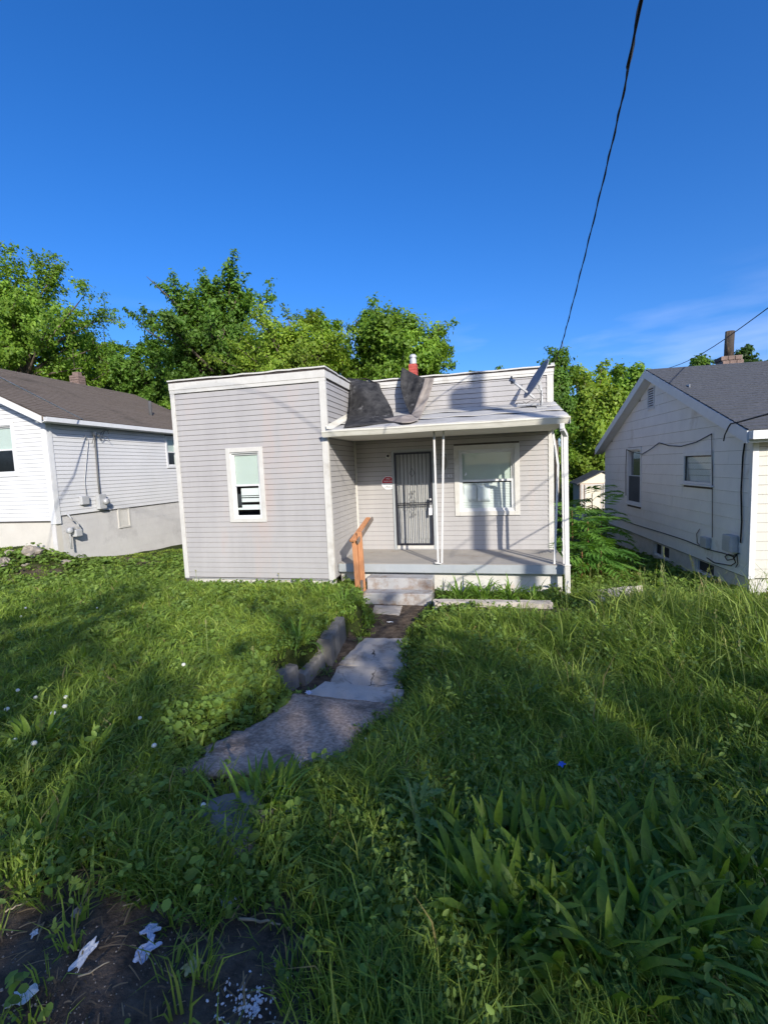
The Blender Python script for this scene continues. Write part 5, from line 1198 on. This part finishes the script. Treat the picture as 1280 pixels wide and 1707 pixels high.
def seed_heads():
    x, y, r_ = scatter(1300, 1.0, 11); k_ = .05+.7*sstep(6.2, 7.8, x)*sstep(-5.6, -4.2, y); ok = allowed(x, y) & (rs.random(len(x)) < k_); x, y, r_ = x[ok], y[ok], r_[ok]; n = len(x)
    z = ground(x, y); h = lush(x, y)*(1.6+.8*rs.random(n))+.08; a = rs.random(n)*6.283; ln = h*(.08+.25*rs.random(n)); w_ = .0022+.0006*r_
    B = np.stack([x, y, z], 1); T = B+np.stack([np.cos(a)*ln, np.sin(a)*ln, h], 1); sd_ = np.stack([np.sin(a), -np.cos(a), 0*a], 1)*w_[:, None]*.5; Mi = (B+T)/2-np.stack([np.cos(a)*ln*.2, np.sin(a)*ln*.2, 0*a], 1)
    V = np.stack([B-sd_, B+sd_, Mi+sd_, Mi-sd_, T+sd_*.7, T-sd_*.7], 1).reshape(-1, 3); i6 = np.arange(n)*6
    q1 = np.stack([i6, i6+1, i6+2, i6+3], 1); q2 = np.stack([i6+3, i6+2, i6+4, i6+5], 1)
    ns = 9; t = rs.random((n, ns))**.8*.26; P_s = T[:, None, :]*(1-t[..., None])+Mi[:, None, :]*t[..., None]+rs.normal(size=(n, ns, 3))*(.004+.010*t[..., None]*2); P_s = P_s.reshape(-1, 3)
    sz = np.repeat(.014+.0012*r_, ns); d = np.repeat((T-Mi)/np.linalg.norm(T-Mi, axis=1, keepdims=True), ns, 0); b = np.repeat(sd_/np.linalg.norm(sd_, axis=1, keepdims=True), ns, 0)
    Vs = np.stack([P_s-d*sz[:, None]*.6, P_s+b*sz[:, None]*.16, P_s+d*sz[:, None]*.6, P_s-b*sz[:, None]*.16], 1).reshape(-1, 3); off = len(V); q3 = off+np.arange(len(P_s)*4).reshape(-1, 4)
    col = np.concatenate([np.repeat(np.array([[.09, .13, .04]]), len(V), 0), np.repeat(np.array([[.13, .14, .06]])*(.6+.6*rs.random((len(P_s), 1))), 4, 0)])
    me = np_mesh('seed_grass', np.concatenate([V, Vs]), np.concatenate([q1, q2, q3]), None, col)
    tag(stuff(link('seed_grass', me, 'grass_leaf')), *LBL['seed_grass'])
seed_heads()

# ------------------------------------------------------------------ single plants with separate leaves
def leaf_mesh(name, ln, wd, bend, m, wavy=.0, fold=.25, seg=8, lobes=0, seed=0, stalk=.12, twist=0.0):
    """long leaf growing along +x from the origin, arching over by bend; 3 vertices across"""
    rr = random.Random(seed); P = []
    x = z = 0.0; ang = 0.0
    for i in range(seg+1):
        t = i/seg; w_ = wd*(math.sin(math.pi*min(1, max(0, (t-stalk)/(1-stalk)))**.75))**.8 if t > stalk else wd*.08
        if lobes: w_ *= 1-.5*(1 if i % 2 else 0)*(1 if stalk < t < .95 else 0)
        w_ = max(w_, .0025 if i < seg else .0008)
        e = wavy*wd*math.sin(i*2.1+seed); tw = twist*t
        P.append([(x, -w_/2*math.cos(tw), z+w_*fold*.5+e-w_/2*math.sin(tw)), (x, 0, z), (x, w_/2*math.cos(tw), z+w_*fold*.5-e+w_/2*math.sin(tw))])
        x += ln/seg*math.cos(ang); z += ln/seg*math.sin(ang); ang -= bend/seg
    me = MB().grid(P).mesh(name, True); me.materials.append(MATS[m]); return me
DOCK = [leaf_mesh('leaf', 1.0, .135, b, 'dock_leaf', .10, .3, 8, 0, i, .16, tw) for i, (b, tw) in enumerate(((.35, .3), (.8, -.4), (1.3, .2), (1.9, -.2)))]
THIS = [leaf_mesh('leaf', 1.0, .26, b, 'thistle_leaf', .16, .3, 13, 1, i, .10, .5) for i, b in enumerate((.5, 1.0, 1.5))]
LILY = [leaf_mesh('leaf', 1.0, .055, b, 'lily_leaf', .0, .5, 7, 0, i, .0) for i, b in enumerate((.9, 1.4, 2.0, 2.6))]
BROAD = [leaf_mesh('leaf', 1.0, .42, b, 'dock_leaf', .06, .2, 7, 0, i, .2) for i, b in enumerate((.5, 1.0, 1.5))]
def rosette(name, label, x, y, n, ln, meshes, seed, elev=(25, 85), cat='plant', group=None, z=None, r0=.03, stem=0, stem_m='stem_green'):
    rr = random.Random(seed); z = gz(x, y) if z is None else z
    root = empty(name, (x, y, z), label, cat, group, rr.random()*6)
    for i in range(n):
        e = rr.uniform(*elev); k = (elev[1]-e)/(elev[1]-elev[0]+.01)
        me = meshes[min(len(meshes)-1, int(rr.random()*len(meshes)*.7+k*len(meshes)*.45))]
        o = link('leaf', me, None, root); a = i*2.399+rr.uniform(-.3, .3); s_ = ln*rr.uniform(.6, 1.1)
        zz = rr.uniform(0, stem*.8) if stem else 0
        o.location = (math.cos(a)*r0*rr.random()*2, math.sin(a)*r0*rr.random()*2, zz-.01); o.rotation_euler = (rr.uniform(-.35, .35), -R(e), a); o.scale = (s_, s_*rr.uniform(.8, 1.15), s_)
    if stem:
        MB().tube([(0, 0, -.02), (.01, .0, stem*.5), (.03, .01, stem)], [.008, .007, .004], 6).build('stem', stem_m, root, smooth=True)
    return root
def at(px, py, z=.3, it=6):
    """bearing -> point on the ground"""
    for _ in range(it): q = onz(px, py, z); z = .5*z+.5*gz(q[0], q[1])
    return q[0], q[1]
docks = [(835, 1560, 46, .36, 'biggest dock weed of long upright leaves, right of centre in the foreground'), (770, 1500, 30, .33, 'dock weed at the left flank of the big foreground dock patch'), (905, 1490, 34, .34, 'dock weed behind the biggest one with yellow green leaves'),
         (985, 1500, 28, .34, 'dock weed in the middle of the foreground patch'), (1085, 1540, 30, .36, 'dock weed with broad leaves right of the foreground patch'), (1010, 1640, 34, .36, 'dock weed with arching leaves near the bottom edge right of centre'),
         (1185, 1500, 26, .34, 'dock weed close to the right edge in the foreground'), (1150, 1610, 26, .34, 'dock weed low at the right near the bottom corner'), (1262, 1480, 24, .34, 'dock weed cut by the right edge in the foreground'),
         (995, 1262, 26, .34, 'dock weed alone in mid yard right of the path'), (1000, 1320, 14, .24, 'small dock weed just in front of the lone mid yard one'), (455, 1345, 28, .30, 'dock rosette at the near end of the gravelly walk'),
         (60, 1250, 24, .32, 'dock weed beside the clover flowers at the left edge'), (150, 1275, 20, .28, 'dock weed right of the clover flowers on the left'), (330, 1262, 16, .24, 'dock weed left of the gravelly walk'),
         (90, 1420, 16, .28, 'dock weed low at the left edge above the bare soil'), (240, 1440, 14, .22, 'flat broad leaved weed above the bare soil at left'), (130, 1110, 18, .30, 'sunlit yellow green weed in the left lawn'), (760, 1080, 20, .30, 'grassy dock clump right of the lower path slab'),
         (905, 1105, 22, .30, 'dock clump in the lit strip of the right lawn'), (690, 1640, 12, .2, 'small dock seedling left of the bottom centre'), (1230, 1190, 16, .30, 'dock weed at the right edge in mid yard'),
         (740, 1420, 24, .30, 'dock weed at the back left of the foreground patch'), (830, 1440, 30, .32, 'dock weed at the back of the patch behind the biggest one'), (900, 1400, 24, .30, 'dock weed at the top of the foreground patch, left of centre'), (990, 1410, 26, .30, 'dock weed at the top of the foreground patch, in the middle'), (1075, 1430, 24, .32, 'dock weed at the top of the foreground patch, right of the middle'), (1150, 1410, 22, .30, 'dock weed behind the right end of the foreground patch'), (920, 1580, 30, .34, 'dock weed right beside the biggest one with twisted leaves'), (1230, 1600, 22, .32, 'dock weed in the bottom right corner')]
for i, (px, py, n, ln, lab) in enumerate(docks):
    x, y = at(px, py); rosette('dock_weed', lab, x, y, int(n*1.75), ln*.82, DOCK, 100+i, (48, 89), 'weed', 'dock weeds in the yard', r0=.07)
for i, (px, py, n, ln, stem, lab) in enumerate(((785, 1178, 14, .20, .22, 'grey green lobed thistle right of the concrete step'), (880, 1190, 22, .24, .26, 'bushy grey green thistle in the middle of the right lawn'), (935, 1175, 18, .22, .24, 'lobed thistle right of the bushy one'), (960, 1165, 12, .2, .2, 'small lobed thistle at the end of the thistle row'),
        (695, 1420, 14, .24, .32, 'tall lobed thistle at the left flank of the dock patch'), (665, 1245, 10, .20, .16, 'small thistle close to the near corner of the walk'), (735, 1110, 12, .2, .2, 'thistle beside the lower path slab'), (545, 1118, 16, .16, .06, 'leafy weed at the foot of the retaining wall'), (522, 1138, 16, .15, .05, 'low weed in the corner between retaining wall and step'), (600, 1068, 12, .14, .05, 'low weed at the left edge of the lower path slab'))):
    x, y = at(px, py); rosette('thistle', lab, x, y, int(n*1.6), ln*.62, THIS, 200+i, (5, 80), 'weed', 'thistles in the yard', stem=stem)
for i, (px, py, n, ln, lab) in enumerate(((575, 1012, 60, .42, 'thick clump of strap leaved lilies left of the steps'), (540, 1000, 36, .38, 'lily clump against the front wall corner'), (610, 1040, 26, .34, 'lily clump spilling over the path edge'), (500, 1075, 30, .40, 'arching lily clump on top of the retaining wall'), (460, 1060, 26, .38, 'arching lily clump on the lawn left of the retaining wall'),
        (765, 990, 44, .50, 'lily clump at the left end of the porch planting bed'), (805, 988, 46, .54, 'lily clump left of centre in the porch planting bed'), (850, 988, 46, .52, 'lily clump right of centre in the porch planting bed'), (890, 990, 40, .42, 'low lily clump at the right end of the porch planting bed'), (425, 1375, 40, .34, 'tuft of tall thin grass in front of the gravelly walk'), (1060, 1600, 26, .42, 'pale grass tuft with drooping blades in the dock patch'))):
    x, y = at(px, py, -.2); z = None
    if 985 < py < 992: x, y = ony(px, py, -.25)[0], -.25
    rosette('lily_clump', lab, x, y, n, ln, LILY, 300+i, (50, 88), 'plant', 'strap leaved clumps', r0=.09)
for i, (px, py, n, ln, stem, lab) in enumerate(((925, 990, 26, .11, .22, 'bright leafy shrub sprout below the downspout'), (965, 1000, 30, .12, .2, 'bright broad leaved plant right of the downspout foot'), (1100, 985, 26, .15, .5, 'tall leafy weed in front of the right house'), (175, 915, 22, .12, .25, 'leafy weed at the base of the left block foundation'), (735, 960, 8, .08, .3, 'thin weed stem in front of the porch slab'), (1040, 990, 20, .12, .15, 'low leafy weed beside the broken slab'), (20, 935, 16, .10, .1, 'leafy weed among the stones at left'), (680, 1000, 7, .05, .02, 'tiny green tuft at the foot of the steps'))):
    x, y = at(px, py, -.2)
    if px == 735: x, y = ony(px, py, -.05)[0], -.05
    rosette('leafy_weed', lab, x, y, n, ln, BROAD, 400+i, (5, 60), 'weed', stem=stem)
# sumac between the houses: compound leaves of paired leaflets
def frond(seed, n=9):
    mb = MB(); rr = random.Random(seed); P = []; x = z = 0; ang = R(18)
    for i in range(n+1): P.append(Vector((x, 0, z))); x += math.cos(ang)/n; z += math.sin(ang)/n; ang -= R(75)/n
    mb.tube(P, .007, 4, False)
    for i in range(2, n+1):
        t = i/n; l_ = .36*math.sin(math.pi*(.18+.72*t)); p_ = P[i]
        for s_ in (-1, 1):
            d = Vector((.45+.35*t, s_*1.0, -.30+rr.uniform(-.15, .1))).normalized(); sd_ = Vector((d.y, -d.x, 0)).normalized()*l_*.14
            tip = p_+d*l_-Vector((0, 0, .03)); md = p_+d*l_*.42
            mb.add([p_, md-sd_, tip, md+sd_+Vector((0, 0, .012))], [(0, 1, 2), (0, 2, 3)])
    d = Vector((1, 0, -.4)).normalized(); mb.add([P[-1], P[-1]+d*.12+Vector((0, .04, 0)), P[-1]+d*.30, P[-1]+d*.12-Vector((0, .04, 0))], [(0, 1, 2), (0, 2, 3)])
    me = mb.mesh('frond'); me.materials.append(MATS['sumac_leaf']); return me
FR = [frond(i) for i in range(4)]
for i, (px, Y, h, n, lab) in enumerate(((952, 2.6, 1.15, 12, 'leftmost sumac with red tinged stems behind the downspout'), (978, 2.4, .95, 13, 'full leafy sumac in the gap between the houses'), (1000, 3.2, 1.05, 12, 'sumac leaning towards the right house wall'), (968, 1.4, .55, 11, 'low sumac at the front of the thicket'), (1000, 1.6, .50, 11, 'low spreading sumac with long drooping fronds'), (985, 4.6, 1.35, 12, 'tallest sumac at the back of the thicket'))):
    q = ony(px, 930, Y); rr = random.Random(500+i); g = gz(q[0], Y)
    h *= 1.2; n += 5
    root = empty('sumac', (q[0], Y, g), lab, 'shrub', 'sumacs between the houses')
    MB().tube([(0, 0, -.05), (.03, 0, h*.5), (.02, .02, h)], [.022, .017, .010], 6).build('stem', 'stem_red', root, smooth=True)
    for k in range(n):
        o = link('frond', FR[k % 4], None, root); t = .35+.65*(k+1)/n; s_ = rr.uniform(.55, .90); a = k*2.4+rr.uniform(-.3, .3)
        o.location = (.03*t, .01, h*t); o.rotation_euler = (rr.uniform(-.2, .2), -R(rr.uniform(-15, 40)*t), a); o.scale = (s_, s_, s_)
# white clover heads
fl_me = MB().lathe([(.003, -.002), (.011, .002), (.014, .009), (.011, .017), (.004, .020)], n=8).mesh('flower_head', True); fl_me.materials.append(MATS['flower_white'])
stm = MB().tube([(0, 0, -.10), (0, 0, .0)], .0018, 4).mesh('stem'); stm.materials.append(MATS['stem_green'])
rr = random.Random(77)
for px, py in ((33, 1183), (62, 1185), (112, 1186), (110, 1201), (92, 1222), (15, 1207), (28, 1264), (60, 1276), (45, 1032), (36, 1040), (163, 1027), (202, 1035), (308, 1135), (236, 1230), (262, 1285), (342, 1390), (948, 1123), (988, 1135), (1000, 1170)):
    x, y = at(px, py); f_ = empty('clover_flower', (x, y, gz(x, y)+rr.uniform(.10, .17)), 'small white clover flower head standing in the grass', 'flower', 'white clover flowers in the lawn')
    k = rr.uniform(.9, 1.4); f_.scale = (k, k, k); f_.rotation_euler = (rr.uniform(-.3, .3), rr.uniform(-.3, .3), 0)
    link('flower_head', fl_me, None, f_); link('stem', stm, None, f_)

# ------------------------------------------------------------------ stones and litter
def rock(name, label, x, y, r_, sq, seed, m='stone', cat='rock', z=None, group=None):
    rr = random.Random(seed); P = []
    for j in range(8):
        ph = -PI2+math.pi*j/7; row = []
        for i in range(13):
            th = 2*math.pi*(i % 12)/12; k = 1+.22*math.sin(3*th+seed+ph*2)+.14*math.sin(5*th-seed*2+ph*3)+.10*math.sin(ph*5+seed)
            row.append((r_*k*math.cos(ph)*math.cos(th), r_*k*.8*math.cos(ph)*math.sin(th), r_*sq*k*math.sin(ph)))
        P.append(row)
    o = MB().grid(P).build(name, m, None); o.location = (x, y, (gz(x, y) if z is None else z)+r_*sq*.25); o.rotation_euler[2] = rr.random()*6; o.data.shade_flat()
    return tag(o, label, cat, group)
for i, (px, py, r_, sq, lab) in enumerate(((53, 938, .22, .65, 'largest brown boulder on the bank below the left house'), (3, 930, .15, .7, 'boulder cut by the left edge below the left house'), (8, 945, .13, .6, 'brown stone in front of the cut boulder at the left edge'), (18, 938, .10, .6, 'small stone between the boulders at the left edge'), (108, 937, .13, .3, 'flat pale stone right of the largest boulder'), (40, 928, .08, .4, 'small flat stone behind the largest boulder'), (130, 1525, .022, .7, 'round pebble lying on the bare soil at left'))):
    x, y = at(px, py, .3); rock('boulder' if r_ > .05 else 'pebble', lab, x, y, r_, sq, i+1)
# heap of white gravel at the bottom edge
mb = MB(); rr = random.Random(12); x0, y0_ = at(412, 1682, .45)
for i in range(150):
    a, d = rr.random()*6.283, abs(rr.gauss(0, .055)); x, y = x0+math.cos(a)*d*1.3, y0_+math.sin(a)*d; s_ = rr.uniform(.0025, .0075)
    Mx = Matrix.Translation((x, y, gz(x, y)+.004+rr.random()*.008)) @ Matrix.Rotation(rr.random()*6, 4, (rr.random(), rr.random(), .3))
    mb.add([tuple(Mx @ Vector((v[0]*s_*rr.uniform(.7, 1.3), v[1]*s_*rr.uniform(.7, 1.3), v[2]*s_))) for v in ((1, 0, 0), (.3, .9, .1), (-.8, .5, 0), (-.7, -.6, .1), (.4, -.9, 0), (.1, 0, .7), (0, 0, -.6))], [(0, 1, 5), (1, 2, 5), (2, 3, 5), (3, 4, 5), (4, 0, 5), (1, 0, 6), (2, 1, 6), (3, 2, 6), (4, 3, 6), (0, 4, 6)])
tag(stuff(mb.build('gravel', 'white_stone')), 'little heap of white gravel at the bottom edge', 'gravel')
mb = MB()
for i in range(170):
    px, py = rr.uniform(-20, 330), rr.uniform(1545, 1710); x, y = at(px, py, .45); s_ = rr.uniform(.0012, .004)*(1.5 if px < 60 else 1)
    Mx = Matrix.Translation((x, y, gz(x, y)+.003)) @ Matrix.Rotation(rr.random()*6, 4, (rr.random(), rr.random(), .3))
    mb.add([tuple(Mx @ Vector((v[0]*s_*rr.uniform(.7, 1.3), v[1]*s_*rr.uniform(.7, 1.3), v[2]*s_))) for v in ((1, 0, 0), (.3, .9, .1), (-.8, .5, 0), (-.7, -.6, .1), (.4, -.9, 0), (.1, 0, .7), (0, 0, -.6))], [(0, 1, 5), (1, 2, 5), (2, 3, 5), (3, 4, 5), (4, 0, 5), (1, 0, 6), (2, 1, 6), (3, 2, 6), (4, 3, 6), (0, 4, 6)])
tag(stuff(mb.build('grit', 'stone')), 'loose grit scattered over the bare soil at bottom left', 'gravel')
def scrap(name, label, px, py, w_, h, m, seed, cat='litter', lift=.012, rough=.25, zz=None):
    """crumpled sheet lying on the ground"""
    rr = random.Random(seed); x, y = at(px, py, .4); n = 9; P = []
    for j in range(n):
        row = []
        for i in range(n):
            u, v = i/(n-1)-.5, j/(n-1)-.5; e = 1+.25*math.sin(5*math.atan2(v, u)+seed)
            row.append((u*w_*e, v*h*e, rough*w_*(.25*math.sin(u*9+seed)*math.cos(v*8-seed)+.22*rr.random()+.2*math.sin((u+v)*14+seed*2))))
        P.append(row)
    o = MB().grid(P).build(name, m, None); solid(o, .0015); o.location = (x, y, (gz(x, y) if zz is None else zz)+lift); o.rotation_euler = (rr.uniform(-.25, .25), rr.uniform(-.25, .25), rr.random()*6)
    return tag(o, label, cat)
scrap('plastic_wrapper', 'crumpled pale blue wrapper, upper piece of the torn pair on the soil', 252, 1556, .050, .050, 'plastic_blue', 1)
scrap('plastic_wrapper', 'crumpled pale blue wrapper, lower piece of the torn pair on the soil', 243, 1592, .075, .045, 'plastic_blue', 2)
scrap('plastic_wrapper', 'blue and white wrapper lying at the edge of the soil near centre', 380, 1505, .075, .045, 'plastic_blue', 3)
scrap('paper_scrap', 'folded whitish paper scrap on the bare soil at left', 142, 1598, .085, .035, 'paper_litter', 4, rough=.15)
scrap('paper_scrap', 'small grey paper scrap on the soil near the left edge', 58, 1562, .035, .02, 'paper_litter', 5)
scrap('plastic_bag', 'crumpled whitish bag scrap in the bottom left corner', 42, 1668, .05, .07, 'paper_litter', 6, rough=.4)
scrap('dry_leaf', 'pale yellow dried leaf on the soil', 320, 1617, .06, .04, 'leaf_dry', 7, rough=.2)
scrap('bottle_cap', 'tiny blue scrap above the torn blue wrappers', 258, 1518, .018, .010, 'plastic_blue', 8)
scrap('plastic_scrap', 'deep blue plastic scrap in the grass at bottom centre', 603, 1540, .022, .030, 'plastic_deep', 9, lift=.05)
scrap('plastic_scrap', 'deep blue plastic scrap in the shaded right lawn', 936, 1315, .035, .030, 'plastic_deep', 10, lift=.16)
scrap('plastic_bag', 'pale bluish bag scrap caught at the foot of the grass tuft', 482, 1365, .05, .075, 'plastic_blue', 11, lift=.05, rough=.4)
scrap('plastic_wrapper', 'little blue and white wrapper at the left corner of the concrete step', 515, 1164, .07, .04, 'plastic_blue', 12, lift=.10)
scrap('paper_scrap', 'white paper scrap on the dirt below the porch steps', 650, 1036, .09, .03, 'paper_litter', 13)
scrap('paper_scrap', 'white scrap at the edge of the walk near the dirt', 608, 1228, .03, .04, 'paper_litter', 14)
scrap('paper_scrap', 'crumpled whitish scrap beside the stick at bottom centre', 620, 1600, .035, .03, 'paper_litter', 15)
scrap('plastic_bag', 'blue tarp scrap hanging in the sumac beside the downspout', 972, 945, .28, .22, 'plastic_deep', 16, lift=.30, rough=.5)
V, Q, T_ = [], [], []
for i in range(900):
    x, y = rs.uniform(3.9, 5.9), rs.uniform(-7.5, -6.2)
    if rs.random() > .12+.88*float(dirt_amount(np.array([x]), np.array([y]))[0]): continue
    a, ln, w_ = rs.random()*6.283, rs.uniform(.015, .09), rs.uniform(.0012, .0035); d = np.array([math.cos(a), math.sin(a), rs.normal()*.12]); n_ = np.array([-d[1], d[0], 0])*w_; p = np.array([x, y, gz(x, y)+.008+rs.random()*.012]); k = len(V)
    V += [p-n_, p+n_, p+d*ln*.5+n_+[0, 0, .004], p+d*ln*.5-n_+[0, 0, .004], p+d*ln+n_*.5, p+d*ln-n_*.5]; Q += [(k, k+1, k+2, k+3), (k+3, k+2, k+4, k+5)]; c = np.array([.17, .135, .085])*rs.uniform(.35, 1.3); T_ += [c]*6
tag(stuff(link('dry_thatch', np_mesh('dry_thatch', np.array(V), np.array(Q), None, np.array(T_)), 'grass_leaf')), 'dry straw and dead stalks scattered over the bare soil', 'straw')
def stick(label, a, b, r_, m='straw'):
    p0, p1 = at(*a, .45), at(*b, .45); P = []
    rr = random.Random(int(a[0])); z0_, z1_ = gz(*p0)+.02, gz(*p1)+.03
    for i in range(7):
        t = i/6; P.append((p0[0]*(1-t)+p1[0]*t+rr.uniform(-.004, .004), p0[1]*(1-t)+p1[1]*t+rr.uniform(-.004, .004), z0_*(1-t)+z1_*t+rr.uniform(-.003, .006)))
    tag(MB().tube(P, [r_*(1-.06*i) for i in range(7)], 6).build('stick', m, None, smooth=True), label, 'stick')
stick('pale dry stick lying at the edge of the soil near centre', (400, 1540), (468, 1550), .006)
stick('thin dry stick across the soil left of the blue wrappers', (205, 1520), (262, 1500), .003)
stick('bluish straw like stalk standing at bottom centre', (596, 1612), (606, 1690), .004, 'galvanised')
stick('dry stick in the grass right of the bottom centre', (640, 1612), (668, 1655), .006)
stick('thin dry twig low on the bare soil at left', (132, 1640), (182, 1620), .003)
stick('dry stalk on the soil near the left edge', (10, 1530), (48, 1515), .003)
bt = empty('plastic_bottle', (*at(708, 1003, -.3), -.30), 'crushed clear plastic bottle lying at the right foot of the steps', 'bottle'); bt.rotation_euler = (0, 0, .5)
MY = Matrix.Rotation(PI2, 4, 'Y')
MB().lathe([(.02, -.11), (.033, -.10), (.035, -.03), (.030, .0), (.034, .03), (.033, .06), (.014, .095), (.014, .11)], (0, 0, .04), 14, MY).build('body', 'bottle_clear', bt, smooth=True)
MB().lathe([(.0355, -.05), (.036, -.03), (.0345, .03), (.0345, .035)], (0, 0, .04), 14, MY).build('label_band', 'bottle_label', bt, smooth=True)
MB().lathe([(.016, .108), (.016, .125)], (0, 0, .04), 12, MY).build('cap', 'sign_white', bt)
